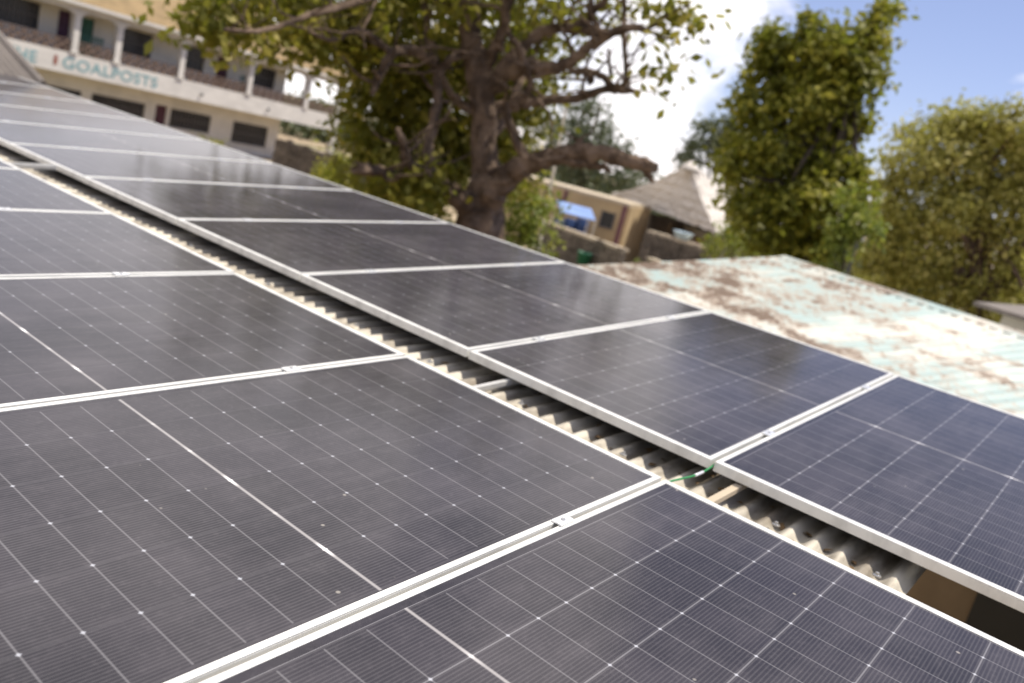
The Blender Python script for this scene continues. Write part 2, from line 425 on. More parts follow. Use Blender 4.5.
# clamps between panels (middle clamp: plate over both frames + bolt)
def make_clamp():
    r = empty('panel_clamp', (0, 0, 0))
    a = MB(); a.box((0, 0, .003), (.060, .034, .005)); a.box((0, -.0085, -.012), (.060, .002, .028)); a.box((0, .0085, -.012), (.060, .002, .028)); a.build('clamp_plate', M['clamp'], r, bevel=.001)
    b = MB(); b.lathe((0, 0, .005), [(.0065, -.002), (.0065, .003), (.004, .004)], 6); b.build('bolt', M['bolt'], r)
    return r
cproto = make_clamp(); first = True
ordn = ['first', 'second', 'third', 'fourth', 'fifth', 'sixth', 'seventh', 'eighth', 'ninth', 'tenth', 'eleventh']
for row, ks, xs in ((1, range(0, 5), (-.545, -1.77)), (2, range(0, 11), (.47, 1.76))):
    for k in ks:
        for xi, x in enumerate(xs):
            if row == 1 and xi == 1 and k < 1: continue
            c = cproto if first else copy_tree(cproto); first = False
            if row == 1: c.location = rp(x, k * PW, 0); c.rotation_euler = (0, -SL, 0)
            else: c.location = r2(x + rnp.uniform(-.03, .03), k * PW, 0); c.rotation_euler = (0, -SL - T2, 0)
            wh = ('beside the gap' if row == 1 else 'on its far half') if (xi == 0) == (row == 1) else ('on its left half' if row == 1 else 'on its near half')
            tag(c, f'metal clamp on the {ordn[k]} {"near" if row == 1 else "far"} row joint from the right, {wh}', 'panel clamp', 'clamps holding the solar panels')

# corrugated roof of the building that carries the panels
def corr_sheet(x0, x1, y0, y1, fn, pitch=.082, amp=.0095, per=8, nx=2, th=None):
    mb = MB(); ny = int((y1 - y0) / pitch * per); rows = []
    for i in range(nx + 1):
        x = x0 + (x1 - x0) * i / nx
        rows.append([mb.b.verts.new(fn(x, y0 + (y1 - y0) * j / ny, amp * math.cos(2 * math.pi * (y0 + (y1 - y0) * j / ny) / pitch))) for j in range(ny + 1)])
    for i in range(nx):
        for j in range(ny): mb.b.faces.new([rows[i][j], rows[i + 1][j], rows[i + 1][j + 1], rows[i][j + 1]])
    return mb
blk = empty('classroom_block', rp(0, 5, -3.3)); blk.location.z = 0
inv = lambda p: p - blk.location
YE = -.70
ro = corr_sheet(-3.6, 2.55, YE, 13.0, lambda x, y, z: inv(rp(x, y, RZ - .017 + z + ww(x, y))), amp=.015, nx=60)
roof = ro.build('roof_sheet', M['iron'], blk, smooth=True)
sc = MB()
for k_, y in enumerate((-.615, -.287, .041 + .246, .779, 1.271, 1.763, 2.419, 3.157)):
    sc = MB(); p_ = inv(rp(.27 + .02 * (k_ % 2), y, RZ + .004)); sc.lathe(p_, [(.014, -.004), (.014, 0), (.006, .002), (.006, .008), (.003, .009)], 8); sc.build('roof_screw', M['bolt'], blk)
w = MB()
def wallseg(a, b, z1, th=.2): w.slab(inv(Vector((*a, 0))), inv(Vector((*b, 0))), 0, z1, th)
xa, xb, ya, yb = -3.2, 2.2, -.30, 12.8
wallseg((xa, ya), (xa, yb), 2.95); wallseg((xb, ya + .1), (xb, yb - .1), 3.20)
w.build('wall', M['yellow'], blk)
w = MB(); P = [(xa + .1, 2.95), (xb + .1, 3.20)]
for y in (ya, yb):
    w = MB()
    w.hexa([inv(Vector((xa + .1, y - .1, 0))), inv(Vector((xb - .1, y - .1, 0))), inv(Vector((xb - .1, y + .1, 0))), inv(Vector((xa + .1, y + .1, 0))),
            inv(Vector((xa + .1, y - .1, 2.97))), inv(Vector((xb - .1, y - .1, 3.19))), inv(Vector((xb - .1, y + .1, 3.19))), inv(Vector((xa + .1, y + .1, 2.97)))])
    w.build('gable_wall', M['yellow'], blk)
p = MB()
for x in (-3.0, -1.6, -.2, 1.1, 2.3):
    a, b2 = inv(rp(x, YE + .06, RZ - .075)), inv(rp(x, 12.9, RZ - .075)); p.box((a + b2) / 2, (.05, (b2 - a).length, .09))
p.build('purlin', M['timber'], blk)
tag(blk, 'low classroom block whose brown corrugated roof carries the solar panels', 'building')

# aluminium rails under the panels
def rail(fn, x, y0, y1, label):
    m_ = MB(); a, b_ = fn(x, y0, -.057), fn(x, y1, -.057); c = (a + b_) / 2
    for dz, sz, sy in ((.018, .004, .04), (-.018, .004, .04), (0, .032, .004)):
        m_.box((0, 0, dz), (sy, (b_ - a).length, sz))
    for k in range(int((y1 - y0) / 1.2) + 1):
        yy = -(b_ - a).length / 2 + .25 + k * 1.2
        m_.box((.026, yy, -.012), (.006, .05, .05)); m_.box((.040, yy, -.034), (.034, .05, .005))
    o = m_.build('mounting_rail', M['rail']); o.location = c; o.rotation_euler = (0, -SL, 0)
    tag(o, label, 'mounting rail', 'aluminium rails under the panels')
rail(rp, -.545, -1.3, 6.2, 'aluminium rail under the near panel row, closer to the gap')
rail(rp, -1.77, -1.3, 6.2, 'aluminium rail under the near panel row, farther from the gap')
rail(r2, .47, -1.3, 12.8, 'aluminium rail under the far panel row, closer to the gap')
rail(r2, 1.76, -1.3, 12.8, 'aluminium rail under the far panel row, beside the outer edge')

# cross pieces that bridge the gap between the rows
def cross(y, label, tilt=0.0, x0=-.05, x1=.55, wd=.035, mt='rail', z=-.082):
    a, b_ = rp(x0, y, z), rp(x1, y + tilt, z + .02); m_ = MB(); d = b_ - a
    m_.box((0, 0, 0), (d.length, wd, .018)); m_.box((0, wd * .45, -.012), (d.length, .003, .03))
    o = m_.build('cross_strut', M[mt]); o.location = (a + b_) / 2; o.rotation_euler = (0, -math.atan2(d.z, math.hypot(d.x, d.y)), math.atan2(d.y, d.x))
    tag(o, label, 'strut', 'struts bridging the gap between the panel rows')
cross(.93, 'short metal strut lying in the dark gap, in the middle of the photo', -.02, x0=.12, wd=.022)
cross(4.93, 'pale strut crossing the gap at the left photo edge', -.05, x0=-.03, x1=.32, z=-.028, wd=.022)
cross(-.10, 'pinkish strut crossing the gap just right of the green wire', -.01, wd=.026, mt='coping', z=-.086)
# dry leaves and grit blown into the gap between the rows
lb = MB(); rn = random.Random(8)
for _ in range(170):
    y = rn.uniform(-.6, 5.5); x = rn.triangular(.02, .62, .3); y = round(y / .082) * .082 + .041 + rn.gauss(0, .008)
    p_ = rp(x, y, RZ - .026 + rn.uniform(0, .006)); a = rn.uniform(0, 6.28); s_ = rn.uniform(.010, .032); u = Vector((math.cos(a), math.sin(a), rn.uniform(-.2, .3))) * s_; v = Vector((-math.sin(a), math.cos(a), rn.uniform(-.3, .3))) * s_ * .4
    lb.b.faces.new([lb.b.verts.new(q_) for q_ in (p_ - u, p_ + v + Vector((0, 0, .003)), p_ + u, p_ - v + Vector((0, 0, .003)))])
tag(lb.build('leaf_litter', mat('dry_leaves', (.24, .15, .07), .9, .5, 30)), 'dry leaf litter caught in the roof corrugations between the rows', kind='stuff')
# green-yellow earthing wire
ew = empty('earth_wire', rp(.1, .02, -.03))
pts = [rp(.02, .012, -.055), rp(.05, .018, -.048), rp(.09, .020, -.045), rp(.16, .010, -.045), rp(.24, -.002, -.045), rp(.32, -.006, -.04), rp(.40, -.004, -.03)]
def smoothpts(P, n=6):
    out = []; P = [Vector(p) for p in P]
    for i in range(len(P) - 1):
        p0, p1, p2, p3 = P[max(i - 1, 0)], P[i], P[i + 1], P[min(i + 2, len(P) - 1)]
        for k in range(n):
            t = k / n; out.append(.5 * ((2 * p1) + (p2 - p0) * t + (2 * p0 - 5 * p1 + 4 * p2 - p3) * t * t + (3 * p1 - p0 - 3 * p2 + p3) * t ** 3))
    out.append(P[-1]); return out
sp_ = [p_ - ew.location for p_ in smoothpts(pts)]
e = MB(); e.tube(sp_, .0036, 8); e.build('cable', M['earth'], ew, True)
e = MB(); e.tube(sp_[3:13], .0042, 8); e.build('yellow_stripe', M['earthy'], ew, True)
e = MB(); e.tube(sp_[24:29], .0055, 8); e.build('lug', M['clamp'], ew, True)
tag(ew, 'green and yellow earth wire bridging the gap at the double frame joint', 'wire')

# grey roof slope beyond the left end of the row
g1, g2, g3, g4 = at(-10, 25, 15.0), at(43, 84, 13.2), at(-60, 84, 13.0), at(-120, 8, 14.6)
gs = empty('shed', (g2.x, g2.y, 0)); L = lambda p_: p_ - gs.location
m_ = MB(); nseg = 60
rowA, rowB = [], []
for k in range(nseg + 1):
    t = k / nseg; a = g1.lerp(g4, t); b_ = g2.lerp(g3, t); dz = Vector((0, 0, .012 * math.cos(k * math.pi * .5)))
    rowA.append(m_.b.verts.new(L(a) + dz)); rowB.append(m_.b.verts.new(L(b_) + dz))
for k in range(nseg): m_.b.faces.new([rowA[k], rowA[k + 1], rowB[k + 1], rowB[k]])
ob = m_.build('roof_sheet', M['greyroof'], gs); sm = ob.modifiers.new('thick', 'SOLIDIFY'); sm.thickness = .03; sm.offset = -1
m_ = MB(); m_.tube([L(g1), L(g2)], .05, 6); m_.build('verge_cap', M['greyroof'], gs)
m_ = MB(); c_ = (g1 + g2 + g3 + g4) / 4
q1, q2, q3, q4 = [Vector(((v.x - c_.x) * .82 + c_.x, (v.y - c_.y) * .82 + c_.y, 0)) for v in (g1, g2, g3, g4)]
zz = min(g1.z, g2.z, g3.z, g4.z) - .12
for a, b_ in ((q1, q2), (q2, q3), (q3, q4), (q4, q1)): m_.slab(L(a), L(b_), 0, zz, .15)
m_.build('wall', M['yellow'], gs)
tag(gs, 'sloping grey brown roof beyond the far left end of the panels', 'shed')

# ------------------------------------------------------------------ pale rusty neighbour roof
P0 = Vector((12.348, 4.25, 3.6)); D_ = Vector((.554, .832, 0)).normalized(); M_ = Vector((-D_.y, D_.x, 0)); GS = math.tan(R(13.4))
def nroofmat():
    m = bpy.data.materials.new('flaking_pale_blue_sheet'); m.use_nodes = True; G = NG(m.node_tree); b = m.node_tree.nodes['Principled BSDF']
    tcn = G.n('ShaderNodeTexCoord'); v = tcn.outputs['Object']
    st = G.mapping(v, (1, 1, 1))
    c = G.mix(G.ss(G.noise(G.mapping(v, (.9, .5, 1)), .9, 6, .6), .46, .64), (.34, .43, .41), (.58, .56, .49))
    sx = G.n('ShaderNodeSeparateXYZ'); G.l.new(v, sx.inputs[0])
    a = G.m('ADD', G.noise(G.mapping(v, (.42, 1.0, 1)), 1.7, 10, .80, .4), G.ss(sx.outputs[0], -7.0, -1.5, -.062, .018))
    a = G.m('ADD', a, G.m('MULTIPLY', G.ss(G.m('ABSOLUTE', G.m('SUBTRACT', sx.outputs[1], 2.6)), .2, 1.1, 1, 0), .035))
    c = G.mix(G.m('MULTIPLY', G.ss(a, .47, .56), .85), c, (.42, .33, .25))
    c = G.mix(G.ss(a, .52, .60), c, (.13, .085, .055))
    c = G.mix(G.m('MULTIPLY', G.ss(G.noise(v, 9, 6, .8), .52, .68), G.ss(a, .42, .56)), c, (.17, .11, .075))
    seam = G.ss(G.m('ABSOLUTE', G.m('SUBTRACT', G.m('FRACT', G.m('DIVIDE', sx.outputs[0], .82)), .5)), .0, .028, 1, 0)
    c = G.mix(G.m('MULTIPLY', seam, .45), c, (.20, .24, .25))
    G.l.new(c, b.inputs['Base Color']); b.inputs['Roughness'].default_value = .55; b.inputs['Specular IOR Level'].default_value = .35
    return m
nb = empty('corrugated_roof_house', (P0.x, P0.y, 0))
ANG = math.atan2(D_.y, D_.x); nb.rotation_euler = (0, 0, ANG)   # local x along ridge (+D), local y = M_ (towards our roof)
mr = nroofmat()
def nz_(yl): return 3.6 - abs(yl) * GS
XA, XB = -14.0, 0.0
for sgn, y1, nm in ((1, 4.1, 'roof_slope'), (-1, 4.2, 'roof_slope')):
    m_ = MB(); n_ = int((XB - XA) / .205) * 4; ra, rb = [], []; yb_ = [0, .5, 1]
    for k in range(n_ + 1):
        x = XA + (XB - XA) * k / n_; dz = .026 if k % 4 == 0 else 0
        ra.append(m_.b.verts.new((x, 0, 3.6 + dz))); rb.append(m_.b.verts.new((x, sgn * y1, nz_(y1) + dz)))
    for k in range(n_): m_.b.faces.new([ra[k], ra[k + 1], rb[k + 1], rb[k]])
    o = m_.build(nm, mr, nb); sm = o.modifiers.new('thick', 'SOLIDIFY'); sm.thickness = .01
m_ = MB(); m_.hexa([(XA, -.16, 3.6 - .16 * GS + .012), (XB + .03, -.16, 3.6 - .16 * GS + .012), (XB + .03, 0, 3.615), (XA, 0, 3.615), (XA, -.16, 3.6 - .16 * GS + .03), (XB + .03, -.16, 3.6 - .16 * GS + .03), (XB + .03, 0, 3.645), (XA, 0, 3.645)])
m_.hexa([(XA, 0, 3.615), (XB + .03, 0, 3.615), (XB + .03, .16, 3.6 - .16 * GS + .012), (XA, .16, 3.6 - .16 * GS + .012), (XA, 0, 3.645), (XB + .03, 0, 3.645), (XB + .03, .16, 3.6 - .16 * GS + .03), (XA, .16, 3.6 - .16 * GS + .03)])
m_.build('ridge_cap', mr, nb)
m_ = MB()
for sgn, y1 in ((1, 4.1), (-1, 4.2)): m_.hexa([(XB, 0, 3.44), (XB + .03, 0, 3.44), (XB + .03, sgn * y1, nz_(y1) - .16), (XB, sgn * y1, nz_(y1) - .16), (XB, 0, 3.595), (XB + .03, 0, 3.595), (XB + .03, sgn * y1, nz_(y1) - .005), (XB, sgn * y1, nz_(y1) - .005)])
m_.build('barge_board', M['greenrail'], nb)
m_ = MB(); ye, yf = 3.7, -3.7
m_.slab((XA + .3, ye), (XB - .5, ye), 0, nz_(ye) - .06, .2); m_.slab((XA + .3, yf), (XB - .5, yf), 0, nz_(yf) - .06, .2)
for xx in (XA + .4, XB - .6):
    m_.hexa([(xx - .1, yf + .1, 0), (xx + .1, yf + .1, 0), (xx + .1, ye - .1, 0), (xx - .1, ye - .1, 0), (xx - .1, yf + .1, nz_(yf) - .06), (xx + .1, yf + .1, nz_(yf) - .06), (xx + .1, ye - .1, nz_(ye) - .06), (xx - .1, ye - .1, nz_(ye) - .06)])
m_.build('wall', M['mud'], nb)
m_ = MB(); m_.box((-9.42, ye + .13, 1.3), (1.9, .05, 2.5)); m_.box((-9.42, ye + .17, 1.3), (.06, .03, 2.5)); m_.build('door', M['dark'], nb)  # black slab added to darken this stretch of wall, no known door
tag(nb, 'low house with pale blue white metal roof stained by rust behind the panels', 'house')

# ------------------------------------------------------------------ two storey school block
DB = Vector((.995, .104, 0)).normalized(); AB = Vector((22.376, 42.059, 0))
sb = empty('school_building', AB, (0, 0, math.atan2(DB.y, DB.x)))
# local x along the front, local y away from the viewer
X0, X1 = -22.0, 12.6
mb = MB(); mb.box(((X0 + X1) / 2, .0, 3.05), (X1 - X0, .16, .96)); sp1 = mb.build('balcony_fascia', M['slabpaint'], sb)
mb = MB(); mb.box(((X0 + X1) / 2 - .05, 1.66, 2.80), (X1 - X0 - .14, 3.14, .22)); mb.build('balcony_floor', M['slabpaint'], sb)
mb = MB(); mb.box(((X0 + X1) / 2, .04, 5.66), (X1 - X0, .30, .42)); mb.build('roof_beam', M['slabpaint'], sb)
mb = MB(); mb.box(((X0 + 12.3) / 2, 1.66, 5.75), (12.3 - X0, 2.9, .08)); mb.build('ceiling', M['plaster'], sb)
cols = [-18.6, -14.2, -9.8, -5.3, -3.15, .5, 5.05, 9.5, 12.38]
for x in cols:
    mb = MB(); mb.box((x, .0, 4.49), (.30, .30, 1.92)); mb.box((x, 0, 5.40), (.42, .34, .10)); mb.box((x, 0, 3.60), (.38, .34, .14))
    for sg in (-1, 1):
        for q_ in range(4):
            h_ = .34 * (1 - math.sin(math.acos(1 - (q_ + .5) / 4.5))) + .02; mb.box((x + sg * (.155 + .09 * (q_ + .5)), 0, 5.448 - h_ / 2), (.0899, .24, h_))
    mb.build('column', M['slabpaint'], sb)
for x in (12.38, -9.8, -18.6):
    mb = MB(); mb.box((x, .0, 1.28), (.34, .34, 2.56)); mb.build('ground_column', M['slabpaint'], sb)
# balustrades of pierced blocks (pattern stays inside one mesh per bay)
for a, b_ in zip([X0] + cols, cols):
    mb = MB(); x = a + .20
    mb.box(((a + b_) / 2, 0, 4.10), (b_ - a - .32, .12, .06)); mb.box(((a + b_) / 2, 0, 3.565), (b_ - a - .32, .12, .06))
    while x < b_ - .2:
        for sg in (-1, 1):
            mm = Matrix.Rotation(sg * R(42), 3, 'Y'); mb.box((x + .25, .004 * sg, 3.83), (.64, .08, .085), mm)
        mb.box((x, 0, 3.83), (.06, .09, .46))
        x += .50
    o = mb.build('balustrade', M['breeze'], sb)
# walls upstairs and downstairs: wall strips around openings
def wall_open(name, x0, x1, z0, z1, y, openings, mt):
    mb = MB(); cuts = sorted(openings); xs = x0
    for (a, b_, c, d) in cuts:
        if a > xs: mb.box(((xs + a) / 2, y, (z0 + z1) / 2), (a - xs, .18, z1 - z0))
        if c > z0: mb.box(((a + b_) / 2, y, (z0 + c) / 2), (b_ - a, .18, c - z0))
        if d < z1: mb.box(((a + b_) / 2, y, (d + z1) / 2), (b_ - a, .18, z1 - d))
        xs = b_
    if x1 > xs: mb.box(((xs + x1) / 2, y, (z0 + z1) / 2), (x1 - xs, .18, z1 - z0))
    mb.build(name, mt, sb)
YW = 1.75
upw = [(-16.6, -14.6, 4.05, 5.35), (-12.4, -10.4, 4.05, 5.35), (-8.2, -6.1, 4.15, 5.35), (-1.85, -.15, 4.1, 5.35), (1.9, 3.2, 4.1, 5.35), (6.5, 8.4, 4.15, 5.3)]
upd = [(-5.2, -4.6, 2.92, 5.35), (-4.2, -3.4, 2.92, 5.3), (4.05, 4.85, 2.92, 5.25)]
gdw = [(-19, -17, .9, 1.85), (-15.4, -13.4, .9, 1.85), (-11.2, -9.2, .9, 1.85), (-6.4, -3.6, .9, 1.78), (-3.05, -.02, .9, 1.80), (1.55, 4.25, .85, 1.85), (5.85, 8.55, .6, 1.85)]
gdd = [(.62, 1.32, 0, 1.9)]
wall_open('upper_wall', X0, 9.2, 2.92, 5.70, YW, upw + upd, M['plaster'])
wall_open('lower_wall', X0, 9.4, 0, 2.68, YW, gdw + gdd, M['plaster'])
mb = MB(); mb.slab((9.3, YW + .1), (9.3, 8.5), 0, 5.7, .18); mb.slab((X0, 8.5), (9.2, 8.5), 0, 5.7, .18); mb.slab((X0 + .1, YW + .1), (X0 + .1, 8.4), 0, 5.7, .18); mb.build('rear_wall', M['plaster'], sb)
for (a, b_, c, d) in upw + gdw:
    mb = MB(); mb.box(((a + b_) / 2, YW + .05, (c + d) / 2), (b_ - a, .02, d - c)); o = mb.build('window', M['glassdark'], sb)
    mb = MB(); n_ = max(2, int((b_ - a) / .22))
    for k in range(n_ + 1): mb.box((a + (b_ - a) * k / n_, YW - .02, (c + d) / 2), (.025, .03, d - c))
    mb.box(((a + b_) / 2, YW - .022, (c + d) / 2), (b_ - a, .03, .04)); mb.build('grille', M['grille'], o)
    mb = MB(); mb.box(((a + b_) / 2, YW - .12, c - .04), (b_ - a + .15, .12, .07)); mb.build('sill', M['slabpaint'], o)
for i_, (a, b_, c, d) in enumerate(upd + gdd):
    mt = (M['doorpurple'], M['greenrail'], M['doorred'], M['doorred'])[i_]
    mb = MB(); mb.box(((a + b_) / 2, YW + .02, (c + d) / 2), (b_ - a - .02, .05, d - c - .02))
    for zc in (.3, .7): mb.box(((a + b_) / 2, YW - .012, c + (d - c) * zc), ((b_ - a) * .7, .02, (d - c) * .28))
    o = mb.build('door', mt, sb); mb = MB(); mb.box((b_ - .12, YW - .05, c + .95), (.03, .05, .12)); mb.build('handle', M['metaldark'], o)
mb = MB()   # painted timber gate behind the balustrade
for k in range(7): mb.box((4.75 + k * .13, .35, 4.0), (.05, .03, 1.0))
mb.box((5.1, .37, 4.45), (.9, .03, .06)); mb.box((5.1, .37, 3.6), (.9, .03, .06)); mb.build('green_gate', M['greenrail'], sb)
mb = MB()
for k in range(8): mb.box((-4.75 + k * .15, .35, 4.0), (.06, .03, 1.0))
mb.box((-4.2, .37, 4.45), (1.2, .03, .06)); mb.box((-4.2, .37, 3.6), (1.2, .03, .06)); mb.build('green_gate', M['greenrail'], sb)
# hipped tan sheet roof
mb = MB(); ez, rz = 5.86, 8.5; ya_, yb_ = -.55, 9.2; xe = 13.1; rx = 8.2; xw = X0 - .3
mb.poly([(xw, ya_, ez), (xe, ya_, ez), (rx, 4.3, rz), (xw, 4.3, rz)], .06)
mb.poly([(xe, yb_, ez), (xw, yb_, ez), (xw, 4.3, rz), (rx, 4.3, rz)], .06)
mb.poly([(xe, ya_, ez), (xe, yb_, ez), (rx, 4.3, rz)], .06)
rf = mb.build('roof', M['tanroof'], sb)
mb = MB(); mb.box(((xw + xe) / 2, ya_ - .02, ez - .09), (xe - xw, .04, .16)); mb.box((xe + .02, (ya_ + yb_) / 2, ez - .09), (.04, yb_ - ya_, .16)); mb.build('fascia_board', M['slabpaint'], rf)
mb = MB(); mb.tube([(xw, 4.3, rz + .02), (rx, 4.3, rz + .02)], .1, 8); mb.tube([(rx, 4.3, rz), (xe, ya_, ez)], .09, 8); mb.build('ridge_tile', M['tanroof'], rf)
# spouts
for x in (1.95, 6.65):
    mb = MB(); mb.lathe((x, -.2, 2.98), [(.05, -.07), (.06, .07)], 10); mb.box((x, -.13, 2.98), (.07, .12, .07)); mb.build('spout', M['metaldark'], sb)
# painted words
def text(body, x0, x1, z0, hgt, mt):
    cu = bpy.data.curves.new('lettering', 'FONT'); cu.body = body; cu.size = 1; cu.extrude = .004; cu.offset = .018; cu.space_character = 1.08
    o = bpy.data.objects.new('tmp', cu); COL.objects.link(o); bpy.context.view_layer.update()
    dg = bpy.context.evaluated_depsgraph_get(); me = bpy.data.meshes.new_from_object(o.evaluated_get(dg)); bpy.data.objects.remove(o)
    xs = [v.co.x for v in me.vertices]; ys = [v.co.y for v in me.vertices]; ax_, bx_, ay_, by_ = min(xs), max(xs), min(ys), max(ys)
    for v in me.vertices:
        v.co = Vector((x0 + (v.co.x - ax_) / (bx_ - ax_) * (x1 - x0), -.090 - (v.co.z + .004) * .5, z0 + (v.co.y - ay_) / (by_ - ay_) * hgt))
    me.materials.clear(); me.materials.append(mt)
    q_ = bpy.data.objects.new('lettering', me); COL.objects.link(q_); q_.parent = sb
    return q_
text('THE', -8.35, -6.95, 2.74, .52, M['teal'])
text('GOALPOSTS', -5.75, -.75, 2.79, .52, M['teal'])
mb = MB(); mb.lathe((0, 0, 0), [(.16, -.02), (.16, .02)], 14)
for v in mb.b.verts: v.co = Vector((v.co.x * .6 - 6.1, v.co.z * .4 - .095, v.co.y * 1.5 + 3.07))
mb.build('painted_emblem', M['redmark'], sb)
tag(sb, 'cream two storey school with arcaded balcony and teal painted words under a tan roof', 'building')

# rough stone wall right of the school
def stone_wall(name, a, b_, z1, th, label, seed=1, cap=None, mt='stone'):
    rn = random.Random(seed); r = empty(name, (a[0], a[1], 0)); a3 = Vector((a[0], a[1], 0)); d = Vector((b_[0], b_[1], 0)) - a3; Ln = d.length; d.normalize(); n = Vector((-d.y, d.x, 0)); mb = MB()
    mb.slab(Vector((0, 0, 0)), d * Ln, -.1, z1, th); x = 0
    while x < Ln and Ln < 40:
        z = rn.uniform(0, .2)
        while z < z1 - .1:
            s_ = rn.uniform(.16, .32); mb.box(d * x - n * th * .5 + Vector((0, 0, z + s_ * .4)), (s_, s_ * .5, s_ * .8), Matrix.Rotation(math.atan2(d.y, d.x) + rn.uniform(-.2, .2), 3, 'Z') @ Matrix.Rotation(rn.uniform(-.3, .3), 3, 'Y'))
            z += s_ * .95
        x += .27
    mb.build('masonry', M[mt], r)
    if cap: mb = MB(); mb.slab(-d * .03, d * (Ln + .03), z1, z1 + .12, th + .12); mb.build('coping', M[cap], r)
    return tag(r, label, 'wall')
a, b_ = at(280, 150, 46.5), at(345, 165, 42)
stone_wall('stone_wall', a.xy, b_.xy, 1.85, .4, 'rough stone wall beside the right corner post of the school', 3)

# ------------------------------------------------------------------ ochre house, awning, low walls
a, b_ = at(500, 170, 43), at(629, 205, 41)
yh = empty('ochre_house', (a.x, a.y, 0)); L = lambda p_: Vector((p_[0] - a.x, p_[1] - a.y, 0)); d = Vector(((b_ - a).x, (b_ - a).y, 0)); LN = d.length; d.normalize(); n = Vector((-d.y, d.x, 0))
if n.dot(a - CW) < 0: n = -n
mb = MB(); ZT = 3.0
mb.slab((0, 0), d * LN, 0, ZT, .2); mb.slab(d * LN + n * .1, d * LN + n * 5, 0, ZT - .004, .2); mb.slab(n * .1, n * 5, 0, ZT - .004, .2); mb.slab(n * 5.1, n * 5.1 + d * LN, 0, ZT - .008, .2)
mb.build('wall', M['yellow'], yh)
mb = MB(); mb.hexa([v + Vector((0, 0, z)) for z in (ZT + .003, ZT + .15) for v in (-n * .13 - d * .03, d * (LN + .03) - n * .13, d * (LN + .03) + n * 5.2, n * 5.2 - d * .03)]); mb.build('roof', M['coping'], yh)
mb = MB()
def proj_t(px_):   # distance along the wall of an image column
    r = ray(px_, 215); r = Vector((r.x, r.y, 0)); q0 = Vector((a.x - CW.x, a.y - CW.y, 0)); den = d.x * r.y - d.y * r.x
    return (q0.y * r.x - q0.x * r.y) / den
for px_, wd in ((561, .16), (541, .14), (624, .22)):
    mb = MB(); c_ = d * proj_t(px_) - n * .13; mb.box(c_ + Vector((0, 0, ZT / 2)), (wd, .08, ZT - .01), Matrix.Rotation(math.atan2(d.y, d.x), 3, 'Z')); mb.build('pilaster', M['purple'], yh)
mb = MB(); c_ = d * proj_t(609) - n * .09; RZm = Matrix.Rotation(math.atan2(d.y, d.x), 3, 'Z')
mb.box(c_ + Vector((0, 0, 2.15)), (.62, .06, .72), RZm); o = mb.build('window', M['glassdark'], yh); mb = MB()
for k in (-1, 1): mb.box(c_ + d * k * .33 - n * .02 + Vector((0, 0, 2.15)), (.05, .07, .80), RZm)
mb.box(c_ - n * .021 + Vector((0, 0, 1.77)), (.72, .1, .06), RZm); mb.build('frame', M['grille'], o)
tag(yh, 'flat roofed ochre house with maroon pilasters left of the thatched hut', 'house')
# awning
w1, w2 = at(557, 200, 39), at(588, 203, 39); aw = empty('awning', (w1.x, w1.y, 0)); L = lambda p_: p_ - Vector((w1.x, w1.y, 0))
zt = w1.z
dd = (w2 - w1); dd.z = 0; dd.normalize(); nn = Vector((-dd.y, dd.x, 0)); nn = nn if nn.dot(w1 - CW) > 0 else -nn
mb = MB(); P = []; NX, NY = 10, 8; gd = {}
for i in range(NX + 1):
    for j in range(NY + 1):
        u, v = i / NX, j / NY; p_ = dd * (u * 1.6 + v * .3) - nn * v * 1.2 + Vector((0, 0, zt - v * .40 - .06 * math.sin(math.pi * u) * math.sin(math.pi * v))); gd[i, j] = mb.b.verts.new(p_)
for i in range(NX):
    for j in range(NY): mb.b.faces.new([gd[i, j], gd[i + 1, j], gd[i + 1, j + 1], gd[i, j + 1]])
o = mb.build('tarpaulin', M['tarp'], aw, True); s_ = o.modifiers.new('t', 'SOLIDIFY'); s_.thickness = .01
for u, v in ((0, 0), (1.6, 0), (.3, 1.2), (1.9, 1.2)):
    mb = MB(); mb.tube([dd * u - nn * v, dd * u - nn * v + Vector((0, 0, zt - v * .333 - .02))], .03, 6); mb.build('post', M['pole'], aw)
tag(aw, 'light blue tarpaulin awning in front of the ochre house', 'awning')
# blue drums
for i_, (px_, lb) in enumerate(((558, 'blue drum under the awning, leftmost of three'), (569, 'blue drum under the awning, middle of three'), (581, 'blue drum under the awning, rightmost of three'))):
    c_ = at(px_, 229, 40.2); t_ = MB(); t_.lathe((0, 0, 0), [(.30, 0), (.31, .05), (.30, .3), (.32, .33), (.30, .36), (.30, .62), (.32, .65), (.30, .68), (.31, .95), (.29, .98), (.05, .99)], 20)
    o = t_.build('drum', M['barrel'], None, True); o.location = (c_.x, c_.y, max(0, c_.z - .5)); o['x'] = 1; del o['x']; tag(o, lb, 'drum', 'blue drums under the awning')
pl_ = MB(); c_ = at(569, 229, 40.2); pl_.box((0, 0, 0), (2.2, .9, .1))
for sx in (-1, 1):
    for sy in (-1, 1): pl_.box((sx * .95, sy * .35, -.45 * 1), (.1, .1, .8))
hz = max(.3, c_.z - .5) - .052
o = pl_.build('bench', M['timber']); o.location = (c_.x, c_.y, hz); o.rotation_euler = (0, 0, math.atan2(d.y, d.x))
tag(o, 'dark wooden bench carrying the blue drums', 'bench')
stone_wall('yard_wall', at(545, 232, 37).xy, at(620, 268, 33.0).xy, 1.55, .25, 'low yard wall with pale coping in front of the ochre house', 5, 'coping')
c_ = at(583, 262, 33.8); t_ = MB(); t_.lathe((0, 0, 0), [(.24, 0), (.30, .45), (.32, .46), (.32, .49), (.28, .49), (.23, .04)], 20); o = t_.build('bucket', M['greenplastic'], None, True); o.location = (c_.x, c_.y, max(0, c_.z - .1)); tag(o, 'green bucket by the low yard wall', 'bucket')

